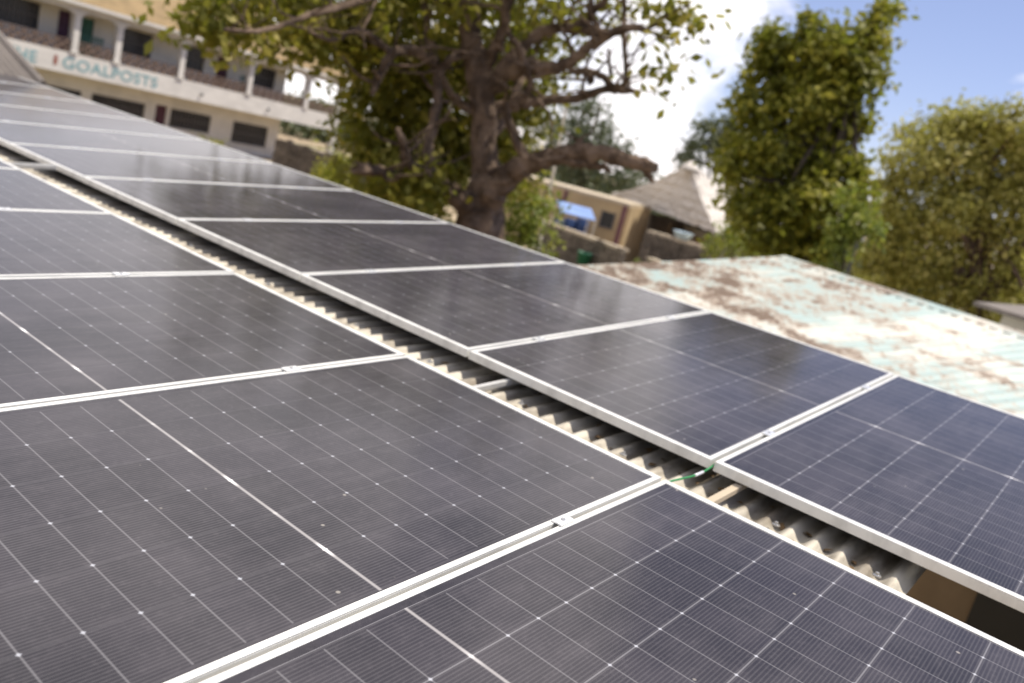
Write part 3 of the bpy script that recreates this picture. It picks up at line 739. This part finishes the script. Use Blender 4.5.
# ------------------------------------------------------------------ thatched hut
AP = at(691, 164, 43); c1 = at(611, 194, 52); c2 = at(718, 234, 39.5); c3 = at(792, 228, 47); c4 = at(700, 205, 56)
c4.z = 2.9
hb = empty('thatched_hut', ((c1 + c2 + c3 + c4) / 4).xy.to_3d()); L = lambda p_: p_ - hb.location
m_ = MB(); ND = 18
def facet(A_, B_):
    # rough thatch surface: grid with a shaggy offset, sagging a little
    rn = random.Random(int(A_.x * 10)); grd = {}; nrm = (B_ - A_).cross(AP - A_).normalized(); nrm = nrm if nrm.z > 0 else -nrm
    for i in range(ND * 2 + 1):
        for j in range(ND + 1):
            u, v = i / (ND * 2), j / ND; e = A_.lerp(B_, u); p_ = e.lerp(AP, v)
            p_ = p_ - Vector((0, 0, .22 * math.sin(math.pi * v))) + nrm * (.07 * noise.noise(p_ * 2.5) + .05 * noise.noise(p_ * 7) + (.05 * ((j * 1.0) % 3) / 3))
            if j == 0: p_.z += .10 * noise.noise(p_ * 6)
            grd[i, j] = m_.b.verts.new(L(p_))
    for i in range(ND * 2):
        for j in range(ND): m_.b.faces.new([grd[i, j], grd[i + 1, j], grd[i + 1, j + 1], grd[i, j + 1]])
for A_, B_ in ((c1, c2), (c2, c3), (c3, c4), (c4, c1)): facet(A_, B_)
bmesh.ops.remove_doubles(m_.b, verts=m_.b.verts, dist=.02)
o = m_.build('thatched_roof', M['thatch'], hb); s_ = o.modifiers.new('t', 'SOLIDIFY'); s_.thickness = .22; s_.offset = -1
m_ = MB(); m_.lathe(L(AP + Vector((0, 0, -.35))), [(.55, 0), (.40, .2), (.16, .42), (.05, .5)], 10); m_.build('ridge_cap', M['thatchcap'], o, True)
ctr = (c1 + c2 + c3 + c4) / 4
ins = [Vector((ctr.x + (c.x - ctr.x) * .84, ctr.y + (c.y - ctr.y) * .84, 0)) for c in (c1, c2, c3, c4)]
m_ = MB()
p1, p2, p3, p4 = [L(i_) for i_ in ins]; q_ = p1.lerp(p2, .40)
m_.slab(p1, q_, 0, 2.75, .25); m_.slab(p2.lerp(p3, .3), p3, 0, 2.7, .25); m_.slab(p3, p4, 0, 2.6, .24); m_.slab(p4, p1, 0, 2.6, .23); m_.slab(q_, q_ + (p4 - p1) * .4, 0, 2.7, .24)
m_.build('wall', M['stone'], hb)
m_ = MB(); m_.slab(q_ + (p4 - p1) * .4, q_.lerp(p2, .9) + (p4 - p1) * .4, 0, 2.6, .2); m_.build('inner_wall', M['plaster'], hb)
dv_ = (p2 - p1).normalized()
m_ = MB(); cc = q_ + dv_ * 2.3 + (p4 - p1) * .4 - (p4 - p1).normalized() * .13; m_.box(cc + Vector((0, 0, 1.1)), (.95, .06, 2.2), Matrix.Rotation(math.atan2(dv_.y, dv_.x), 3, 'Z')); m_.build('door', M['orange'], hb)
for t in (.60, .80, .95):
    m_ = MB(); s0 = p1.lerp(p2, t); m_.tube([s0, s0 + Vector((0, 0, 2.6))], .09, 8); m_.build('post', M['timber'], hb)
m_ = MB(); cc = p1.lerp(p2, .30) - Vector((-dv_.y, dv_.x, 0)) * (.14 if Vector((-dv_.y, dv_.x, 0)).dot(ctr - CW) > 0 else -.14); m_.box(cc + Vector((0, 0, 1.5)), (.55, .06, .6), Matrix.Rotation(math.atan2(dv_.y, dv_.x), 3, 'Z')); m_.build('window', M['glassdark'], hb)
tag(hb, 'hut with a steep pyramid roof of grey palm thatch between the trees', 'hut')
wa, wb = at(650, 233, 37.5), at(712, 246, 36.0)
stone_wall('porch_wall', wa.xy, wb.xy, wa.z, .3, 'grey low wall with pale coping in front of the thatched hut', 7, 'coping')
wc, wd_ = at(655, 243, 35.5), at(708, 264, 32.5)
stone_wall('garden_wall', wc.xy, wd_.xy, 1.28, .25, 'lower garden wall running down towards the pale roof below the hut', 9, 'coping')
c_ = wa.lerp(wb, .52); t_ = MB(); t_.lathe((0, 0, 0), [(.20, 0), (.34, .14), (.42, .30), (.44, .31), (.40, .28), (.30, .10), (.02, .05)], 24)
o = t_.build('plastic_basin', M['basin'], None, True); o.location = (c_.x, c_.y, wa.z + .125); tag(o, 'pale blue plastic basin set on the low wall of the hut', 'basin')

# small outbuilding at the right edge
a, b_ = at(985, 322, 17), at(1060, 345, 16); ob_ = empty('outbuilding', (a.x, a.y, 0)); d = Vector(((b_ - a).x, (b_ - a).y, 0)); LN = d.length; d.normalize(); n = Vector((-d.y, d.x, 0)); n = n if n.dot(a - CW) > 0 else -n
hz = a.z + .42
m_ = MB(); m_.hexa([v + Vector((0, 0, z)) for z in (0, hz - .2) for v in (d * .3, d * LN, d * LN + n * 3, d * .3 + n * 3)]); m_.build('wall', M['plaster'], ob_)
m_ = MB(); m_.hexa([-d * .1 - n * .3 + Vector((0, 0, hz - .19)), d * (LN + .3) - n * .3 + Vector((0, 0, hz - .19)), d * (LN + .3) + n * 3.3 + Vector((0, 0, hz + .25)), -d * .1 + n * 3.3 + Vector((0, 0, hz + .25)),
                    -d * .1 - n * .3 + Vector((0, 0, hz - .12)), d * (LN + .3) - n * .3 + Vector((0, 0, hz - .12)), d * (LN + .3) + n * 3.3 + Vector((0, 0, hz + .32)), -d * .1 + n * 3.3 + Vector((0, 0, hz + .32))]); m_.build('roof', M['greyroof'], ob_)
tag(ob_, 'small cream outbuilding with green roof edge at the right photo edge', 'building')
# lamp post between the two right trees
c_ = at(858, 240, 24); sl = empty('lamp_post', (c_.x, c_.y, 0)); m_ = MB(); m_.tube([(0, 0, 0), (0, 0, 2), (0, 0, c_.z)], [.06, .05, .035], 8); m_.build('pole', M['metaldark'], sl)
m_ = MB(); m_.box((.0, 0, c_.z + .04), (.42, .18, .10)); m_.build('lamp_head', M['lamp'], sl, bevel=.02); tag(sl, 'thin dark lamp post with a pale head between the right hand trees', 'lamp post')
# parked motorcycle half hidden below the trees
c_ = at(858, 262, 26)
mc = empty('motorcycle', (c_.x, c_.y, 0), (0, 0, R(-55)))
# slender pole by the big tree
p_ = at(547, 205, 30); q_ = at(566, 108, 30); pp = MB(); b0 = p_ + (p_ - q_) * 1.2; b0 = p_ + (p_ - q_).normalized() * ((p_.z) / max(.05, (q_ - p_).normalized().z))
pp.tube([b0, p_, q_], [.07, .06, .045], 8); tag(pp.build('wooden_pole', M['pole']), 'thin pale pole rising behind the thick low branch', 'pole')
bpy.data.objects.remove(mc)

# ------------------------------------------------------------------ trees
TONE = []
def settone(me):
    a_ = me.attributes.new('tone', 'FLOAT', 'FACE'); a_.data.foreach_set('value', TONE)
def leaves(blobs, size, seed, clump=.32, per=26, spread=1.0, droop=.0):
    """blobs: (centre, (rx, ry, rz), number of clumps)"""
    rn = random.Random(seed); V = []; F = []; TONE.clear()
    for c, rad, ncl in blobs:
        for _ in range(ncl):
            tn = rn.random()
            while True:
                u = Vector((rn.uniform(-1, 1), rn.uniform(-1, 1), rn.uniform(-1, 1)))
                if .30 < u.length < 1: break
            k = Vector((c.x + u.x * rad[0], c.y + u.y * rad[1], c.z + u.z * rad[2])); cr = clump * rn.uniform(.55, 1.35)
            for _ in range(int(per * rn.uniform(.6, 1.4))):
                w_ = Vector((rn.gauss(0, .5), rn.gauss(0, .5), rn.gauss(0, .42))) * cr * spread; p_ = k + w_
                nrm = (w_.normalized() * .6 + Vector((rn.uniform(-1, 1), rn.uniform(-1, 1), rn.uniform(-.3, 1.3)))).normalized()
                t = nrm.orthogonal(); t.rotate(Matrix.Rotation(rn.uniform(0, 6.28), 3, nrm)); t = (t + Vector((0, 0, -droop))).normalized(); s_ = size * rn.uniform(.65, 1.25); b_ = nrm.cross(t).normalized()
                i0 = len(V); V += [p_ - t * s_ * .5, p_ + b_ * s_ * .27 - nrm * s_ * .05, p_ + t * s_ * .5 - nrm * s_ * .10, p_ - b_ * s_ * .27 - nrm * s_ * .05]
                F.append((i0, i0 + 1, i0 + 2)); F.append((i0, i0 + 2, i0 + 3)); TONE.extend((tn, tn))
    return V, F
def crown(name, V, F, mt, parent):
    loc = parent.location; me = bpy.data.meshes.new(name); me.from_pydata([v - loc for v in V], [], F); settone(me); me.materials.append(mt)
    o = bpy.data.objects.new(name, me); COL.objects.link(o); o.parent = parent; return o

# -- the great spreading tree
DT = 14.0; K = DT / FPX * 1.02
base = at(478, 235, DT); bt = empty('spreading_tree', (base.x, base.y, 0)); VIEW = ray(478, 150); VIEW.z = 0; VIEW.normalize()
TW = []
def limb(mb, pts, seed, extra=0):
    P = [at(x, y, DT + dz) for x, y, wd, dz in pts]; P = [p_ - bt.location for p_ in P]; W_ = [wd * K * .43 for _, _, wd, _ in pts]
    SP = smoothpts(P, 5); SR = []
    for i in range(len(W_) - 1):
        for k in range(5): SR.append(W_[i] + (W_[i + 1] - W_[i]) * k / 5)
    SR.append(W_[-1]); rn = random.Random(seed)
    SP = [p_ + Vector((rn.uniform(-1, 1), rn.uniform(-1, 1), rn.uniform(-1, 1))) * r * .24 for p_, r in zip(SP, SR)]
    mb.tube(SP, SR, 10, .15, seed)
    TW.append((SP, SR))
mb = MB()
gx = base - Vector((0, 0, base.z))
b0 = [gx - bt.location, gx - bt.location + Vector((.05, 0, .5)), gx - bt.location + Vector((0, 0, 1.5))]
tw = [1.05, .72, .56]
P = b0 + [at(479, 225, DT) - bt.location, at(482, 205, DT) - bt.location, at(486, 175, DT) - bt.location, at(484, 145, DT) - bt.location, at(483, 105, DT) - bt.location, at(476, 65, DT) - bt.location, at(470, 30, DT) - bt.location, at(464, -15, DT) - bt.location, at(452, -60, DT) - bt.location, at(448, -110, DT) - bt.location]
SP = smoothpts(P, 4); rr = tw + [50 * K / 2, 42 * K / 2, 29 * K / 2, 25 * K / 2, 26 * K / 2, 24 * K / 2, 20 * K / 2, 19 * K / 2, 14 * K / 2, 8 * K / 2]; SR = []
for i in range(len(rr) - 1):
    for k in range(4): SR.append(rr[i] + (rr[i + 1] - rr[i]) * k / 4)
SR.append(rr[-1]); rn = random.Random(3); SP = [p_ + Vector((rn.uniform(-1, 1), rn.uniform(-1, 1), 0)) * q_ * .10 for p_, q_ in zip(SP, SR)]; mb.tube(SP, SR, 16, .13, 5)
LIMBS = [
    [(478, 212, 34, 0), (455, 194, 22, -.3), (434, 180, 17, -.5), (410, 163, 12, -.8), (404, 146, 9, -1), (398, 128, 5, -1.1)],
    [(452, 196, 15, -.3), (434, 176, 12, -.4), (429, 146, 11, -.4), (436, 112, 11, -.3), (438, 80, 10, -.2), (432, 48, 9, 0), (427, 15, 8, .2), (423, -30, 6, .4)],
    [(482, 48, 13, 0), (462, 54, 10, -.1), (449, 60, 10, -.2), (438, 76, 9, -.2)],
    [(484, 70, 18, 0), (495, 48, 13, -.2), (504, 28, 11, -.4), (508, 0, 10, -.6), (516, -40, 8, -.8)],
    [(483, 95, 24, 0), (503, 75, 20, -.2), (528, 68, 17, -.5), (557, 68, 13, -.8), (580, 54, 11, -1.0), (597, 42, 10, -1.1), (625, 28, 9, -1.3), (648, 30, 6, -1.4)],
    [(500, 70, 14, -.2), (540, 32, 12, -.3), (576, 28, 11, -.5), (603, 36, 9, -.8)],
    [(576, 27, 9, -.5), (592, 12, 8, -.6), (607, -2, 7, -.7), (624, -30, 5, -.8)],
    [(486, 112, 18, .2), (510, 106, 13, .3), (538, 101, 11, .3), (576, 99, 10, .2), (603, 89, 9, 0), (622, 90, 9, -.1), (635, 91, 5, -.2)],
    [(569, 72, 8, .1), (588, 71, 8, .1), (603, 77, 8, .0), (616, 89, 8, -.1)],
    [(588, 72, 9, .1), (591, 80, 8, .05), (589, 84, 4, 0)],
    [(624, -20, 6, -.1), (624, 34, 5, -.1), (626, 88, 6, -.1)],
    [(608, 48, 3, 0), (611, 76, 4, 0)],
    [(480, 215, 38, 0), (498, 188, 28, -.3), (523, 166, 24, -.6), (550, 157, 19, -.9), (580, 152, 17, -1.2), (614, 156, 16, -1.5), (636, 162, 14, -1.7), (655, 168, 10, -1.9)],
    [(640, 163, 9, -1.7), (646, 172, 8, -1.7), (653, 182, 4, -1.7)],
    [(576, 154, 14, -1.2), (579, 144, 8, -1.2), (581, 138, 5, -1.2)],
    [(545, 160, 12, -.9), (575, 162, 10, -1.2), (600, 166, 8, -1.3), (610, 171, 4, -1.4)],
    [(526, 160, 11, -.6), (516, 137, 10, -.6), (508, 112, 9, -.5), (526, 95, 8, -.6), (530, 80, 7, -.7), (521, 52, 7, -.8), (508, 34, 6, -.8)],
    [(440, 76, 8, -.2), (456, 99, 9, -.1), (478, 114, 10, 0)],
    [(434, 62, 11, -.2), (412, 50, 11, -.5), (392, 54, 10, -.8), (380, 75, 9, -1.0), (372, 95, 6, -1.1)],
    [(480, 135, 14, 0), (500, 125, 11, .4), (530, 60, 9, 1.2), (552, 20, 7, 1.8), (570, -20, 5, 2.2)],
    [(465, 15, 10, 0), (430, -8, 9, -.6), (380, -5, 8, -1.4), (320, 12, 6, -2.3), (265, 30, 4, -3.0), (225, 30, 3, -3.4)],
    [(392, 54, 7, -.8), (360, 30, 6, -1.2), (330, 40, 4, -1.6), (300, 25, 3, -2)],
    [(648, 30, 4, -1.4), (668, 15, 3, -1.5), (690, 5, 2, -1.6)],
    [(355, 168, 13, -1.2), (372, 170, 12, -1.0), (392, 173, 10, -.8)],
]
for i_, l_ in enumerate(LIMBS): limb(mb, l_, i_ + 11)
rn = random.Random(99)
for ti_, (SPp, SRr) in enumerate(TW):
    if ti_ in (12, 13, 15): continue
    Lg = (SPp[-1] - SPp[0]).length
    for _ in range(int(3 + Lg * 2.2)):
        k = rn.randint(len(SPp) // 3, len(SPp) - 1); p_ = SPp[k]; dr = Vector((rn.uniform(-1, 1), rn.uniform(-1, 1), rn.uniform(-.35, .9))).normalized(); ln = rn.uniform(.5, 1.3); q = [p_]
        for _j in range(5): dr = (dr + Vector((rn.uniform(-.5, .5), rn.uniform(-.5, .5), rn.uniform(-.3, .4)))).normalized(); q.append(q[-1] + dr * ln / 5)
        r0 = min(.035, SRr[k] * .5); mb.tube(q, [r0, r0 * .85, r0 * .7, r0 * .5, r0 * .35, r0 * .15], 5, .1, k)
mb.build('trunk', M['bark'], bt, False)
def B(px_, py, D, rpx, n, flat=.8, dep=1.0):
    r = rpx * D / FPX; return (at(px_, py, D), (r, r * dep, r * flat), n)
bl = [B(388, 120, 15.5, 46, 60), B(405, 60, 15.5, 64, 90), B(440, 20, 15.5, 75, 90), B(378, 165, 15, 34, 36), B(420, 150, 16, 52, 75), B(460, 90, 16.5, 60, 85), B(450, 160, 17, 45, 60), B(500, 60, 17, 50, 36),
      B(515, 120, 16.5, 38, 30), B(540, 35, 16, 48, 26), B(505, 165, 17, 38, 26), B(596, 2, 15, 34, 7), B(330, 18, 14, 46, 40), B(362, 52, 14.5, 34, 36), B(300, 30, 13.5, 40, 22), B(255, 15, 12.5, 42, 22),
      B(215, 20, 12, 28, 12), B(540, 78, 16.5, 30, 10), B(480, -60, 14, 120, 70, .7), B(380, -70, 14, 120, 60, .7), B(600, -80, 13.5, 90, 26, .7), B(650, 8, 13, 26, 6), B(678, 20, 12.6, 18, 5), B(668, 66, 12.5, 12, 2), B(655, 84, 12.5, 14, 2), B(280, -60, 13, 90, 30),
      B(425, 195, 13.2, 30, 12), B(385, 190, 13.5, 32, 16)]
V, F = leaves(bl, .20, 21, .42, 20, 1.05)
crown('crown', V, F, M['leafbig'], bt)
tag(bt, 'huge spreading tree with thick twisted brown limbs behind the panels', 'tree')

def simple_tree(name, label, blobs, mt, size, seed, trunk_px, tw_, D, clump=.4, per=28, bark='bark2', group=None, limbs=True):
    b_ = at(trunk_px[0][0], trunk_px[0][1], D); r = empty(name, (b_.x, b_.y, 0)); mb = MB(); P = [Vector((0, 0, -.1)), Vector((0, 0, b_.z * .5))] + [at(x, y, D) - r.location for x, y in trunk_px[0:]]
    SP = smoothpts(P, 4); n_ = len(SP); mb.tube(SP, [tw_ * (1.25 - 1.1 * i / (n_ - 1)) for i in range(n_)], 8, .06, seed)
    if limbs:
        rn = random.Random(seed)
        for c, rad, _ in blobs:
            e = c - r.location; k = rn.randint(n_ // 3, int(n_ * .8)); st = SP[k]; md = st.lerp(e, .5) + Vector((rn.uniform(-.3, .3), rn.uniform(-.3, .3), .1))
            mb.tube([st, md, e], [tw_ * .45, tw_ * .3, tw_ * .1], 6, .05, k)
    mb.build('trunk', M[bark], r, True); V, F = leaves(blobs, size, seed, clump, per); crown('crown', V, F, M[mt], r)
    return tag(r, label, 'tree', group)
D2 = 22
def Z6(zx, zy): return 700 + zx / 2.01, zy / 2.01
bl = []
for zx, zy, rz, n_ in ((150, 85, 40, 20), (215, 75, 38, 22), (265, 105, 48, 34), (325, 105, 42, 34), (352, 62, 18, 8), (362, 15, 11, 2), (390, 18, 6, 1), (150, 150, 60, 42), (225, 165, 62, 50), (310, 170, 48, 44), (120, 220, 55, 36), (200, 245, 70, 60), (285, 240, 50, 44), (110, 310, 62, 46),
                       (190, 335, 72, 62), (280, 320, 52, 38), (105, 385, 44, 24), (150, 420, 62, 50), (230, 410, 60, 46), (300, 400, 32, 14), (120, 465, 52, 34), (190, 490, 55, 40), (255, 480, 44, 30), (305, 345, 34, 16), (320, 430, 30, 12), (75, 300, 26, 10), (95, 420, 36, 20), (340, 240, 16, 4), (130, 120, 22, 5), (212, 45, 14, 4), (330, 60, 20, 7), (60, 345, 16, 5), (66, 262, 16, 4), (250, 330, 60, 40), (240, 200, 60, 40)):
    x, y = Z6(zx, zy); bl.append(B(x, y, D2 + random.Random(zx + zy).uniform(-.8, .8), rz / 2.01 * .80, max(2, int(n_ * .50)), 1, 1.0))
simple_tree('evergreen_tree', 'dense dark green tree leaning right with a thin bare tip above the pale roof', bl, 'leafneem', .23, 31, [Z6(215, 520), Z6(225, 400), Z6(250, 260), Z6(300, 140), Z6(345, 40), Z6(362, -12)], .2, D2, .40, 42)
D5 = 20
bl = [B(862, 222, D5, 16, 10, 1), B(848, 200, D5, 14, 9, 1), B(835, 235, D5, 16, 12, 1), B(866, 232, D5, 12, 6, 1), B(845, 226, D5, 14, 7, 1), B(835, 250, D5, 16, 8, 1), B(828, 265, D5, 14, 6, 1), B(872, 226, D5, 7, 3, 1)]
simple_tree('young_tree', 'young tree with bright yellow green leaves at the foot of the dark tree', bl, 'leafbush', .16, 33, [(842, 275), (846, 240), (852, 215)], .05, D5, .28, 18)
D3 = 34
bl = []
for zx, zy, rz, n_ in ((430, 275, 40, 22), (490, 255, 40, 24), (530, 240, 34, 20), (580, 250, 42, 26), (640, 250, 45, 30), (420, 340, 52, 34), (500, 330, 62, 48), (590, 330, 62, 50), (660, 320, 60, 44), (400, 420, 55, 40), (470, 420, 62, 48), (550, 410, 62, 50), (640, 410, 66, 54), (380, 490, 50, 34), (450, 500, 60, 44), (530, 500, 60, 44), (620, 500, 66, 50), (700, 400, 60, 40), (700, 500, 60, 40), (440, 570, 50, 30), (530, 580, 50, 30), (620, 580, 60, 34), (740, 300, 50, 30), (385, 360, 25, 10), (360, 440, 40, 24), (355, 520, 45, 26), (400, 560, 50, 30), (480, 640, 60, 34), (580, 650, 60, 34), (680, 640, 60, 34), (700, 580, 60, 34), (350, 580, 40, 20)):
    x, y = Z6(zx, zy); bl.append(B(x, y, D3 + random.Random(zx + zy).uniform(-1.5, 1.5), rz / 2.01 * .80, int(n_ * .85), 1, 1.2))
simple_tree('olive_tree', 'broad yellow olive tree with feathery crown at the right photo edge', bl, 'leafolive', .22, 35, [Z6(548, 640), Z6(555, 560), Z6(560, 450), Z6(575, 330), Z6(580, 260)], .32, D3, .55, 38, 'bark')
bl = [B(706, 140, 58, 22, 40, 1), B(722, 128, 58, 14, 22, 1), B(735, 150, 58, 26, 40, 1), B(690, 158, 58, 14, 20, 1)]
simple_tree('distant_tree', 'dark rounded tree rising just behind the thatched hut', bl, 'leaffar', .34, 37, [(715, 230), (715, 170), (714, 140)], .3, 58, .7, 22)
bl = [B(575, 140, 60, 38, 70, 1), B(600, 158, 60, 34, 60, 1), B(570, 165, 60, 30, 50, 1), B(630, 178, 60, 30, 40, .8), B(540, 150, 60, 40, 50, 1), B(590, 120, 60, 22, 26, 1)]
simple_tree('distant_tree', 'grey green rounded tree beyond the thick low branch and the pole', bl, 'leaffar', .36, 39, [(580, 260), (582, 190), (584, 150)], .35, 60, .8, 22)
# trees standing behind the school, mirrored in the far panels
def behind(x, y, h, w, label, seed):
    o = AB + DB * x + Vector((-DB.y, DB.x, 0)) * y; rn = random.Random(seed); r = empty('shade_tree', (o.x, o.y, 0)); mb = MB()
    mb.tube([(0, 0, 0), (.2, .1, h * .3), (0, 0, h * .6), (-.2, .2, h * .85)], [.45, .36, .22, .08], 9, .08, seed); bl = []
    for k in range(12):
        c = o + Vector((rn.uniform(-w, w), rn.uniform(-w, w), h * rn.uniform(.45, .9))); bl.append((c, (w * .5, w * .5, h * .14), 14)); e = c - o; mb.tube([(0, 0, h * .35), e * .6 + Vector((0, 0, h * .12)), e], [.18, .11, .04], 6)
    mb.build('trunk', M['bark2'], r, True); V, F = leaves(bl, .42, seed, .8, 24); crown('crown', V, F, M['leafneem'], r); tag(r, label, 'tree')
behind(-16, 14, 13.5, 4.2, 'tall tree behind the far left of the school roof', 91)
behind(-5.5, 15, 12.0, 3.2, 'broad tree behind the tan school roof above the painted words', 92)
behind(1.5, 16, 10.5, 2.4, 'narrow tree behind the tan school roof beside its hipped end', 93)
behind(-27, 16, 13.0, 4.6, 'tree standing past the left end of the school', 94)
# bushes
def bush(label, blobs, mt, size, seed, clump=.3, per=22):
    c = blobs[0][0]; r = empty('bush', (c.x, c.y, 0)); mb = MB()
    for c_, rad, _ in blobs: mb.tube([Vector((0, 0, 0)), (c_ - r.location) * .5 + Vector((.05, 0, 0)), c_ - r.location], [.04, .03, .012], 6)
    mb.build('stem', M['bark2'], r); V, F = leaves(blobs, size, seed, clump, per); crown('foliage', V, F, M[mt], r); tag(r, label, 'bush')
bush('sunlit yellow green bush right of the thick trunk', [B(525, 215, 18, 26, 22), B(508, 240, 18, 26, 20), B(545, 205, 18.5, 18, 10), B(540, 240, 18, 22, 12), B(512, 200, 18, 18, 10)], 'leafbush', .14, 51)
bush('green bush below the left limb of the spreading tree', [B(400, 205, 17, 34, 34), B(365, 195, 18, 34, 34), B(430, 215, 16.5, 28, 24), B(335, 185, 19, 26, 24)], 'leafneem', .15, 53)
bush('bush beside the school corner post, above the panels', [B(350, 172, 30, 20, 20), B(338, 182, 30, 20, 18), B(326, 178, 31, 12, 10)], 'leafneem', .2, 55)
bush('loose pale bush between the hut and the dark green tree', [B(735, 240, 28, 22, 22), B(718, 250, 28, 16, 12), B(755, 250, 27, 20, 16)], 'leafbush', .16, 57)
bush('small green shrub against the school wall by the middle window', [B(215, 148, 45, 12, 14), B(200, 143, 45, 10, 8)], 'leafneem', .2, 59)
bush('low green shrub at the foot of the hut wall', [B(640, 268, 35, 10, 10), B(655, 270, 35, 10, 8)], 'leafbush', .16, 61)
# far woodland that closes the view under the horizon
rn = random.Random(77); bl = []
a0 = math.atan2(ray(1060, 300).y, ray(1060, 300).x); a1 = math.atan2(ray(-60, 0).y, ray(-60, 0).x)
for k in range(58):
    t = k / 57; an = a0 - .25 + (a1 + .35 - a0) * t; Dq = rn.uniform(95, 120); h = rn.uniform(2.6, 4.2); bl.append((CW + Vector((math.cos(an) * Dq, math.sin(an) * Dq, -4.25 + h * .55)), (rn.uniform(3.5, 5.5), rn.uniform(3, 5), h * .62), 46))
V, F = leaves(bl, .75, 79, 1.5, 16); me = bpy.data.meshes.new('woodland'); me.from_pydata(V, [], F); settone(me); me.materials.append(M['leaffar'])
wo_ = bpy.data.objects.new('woodland', me); COL.objects.link(wo_); tag(wo_, 'distant low woodland along the horizon', 'woodland', kind='stuff')
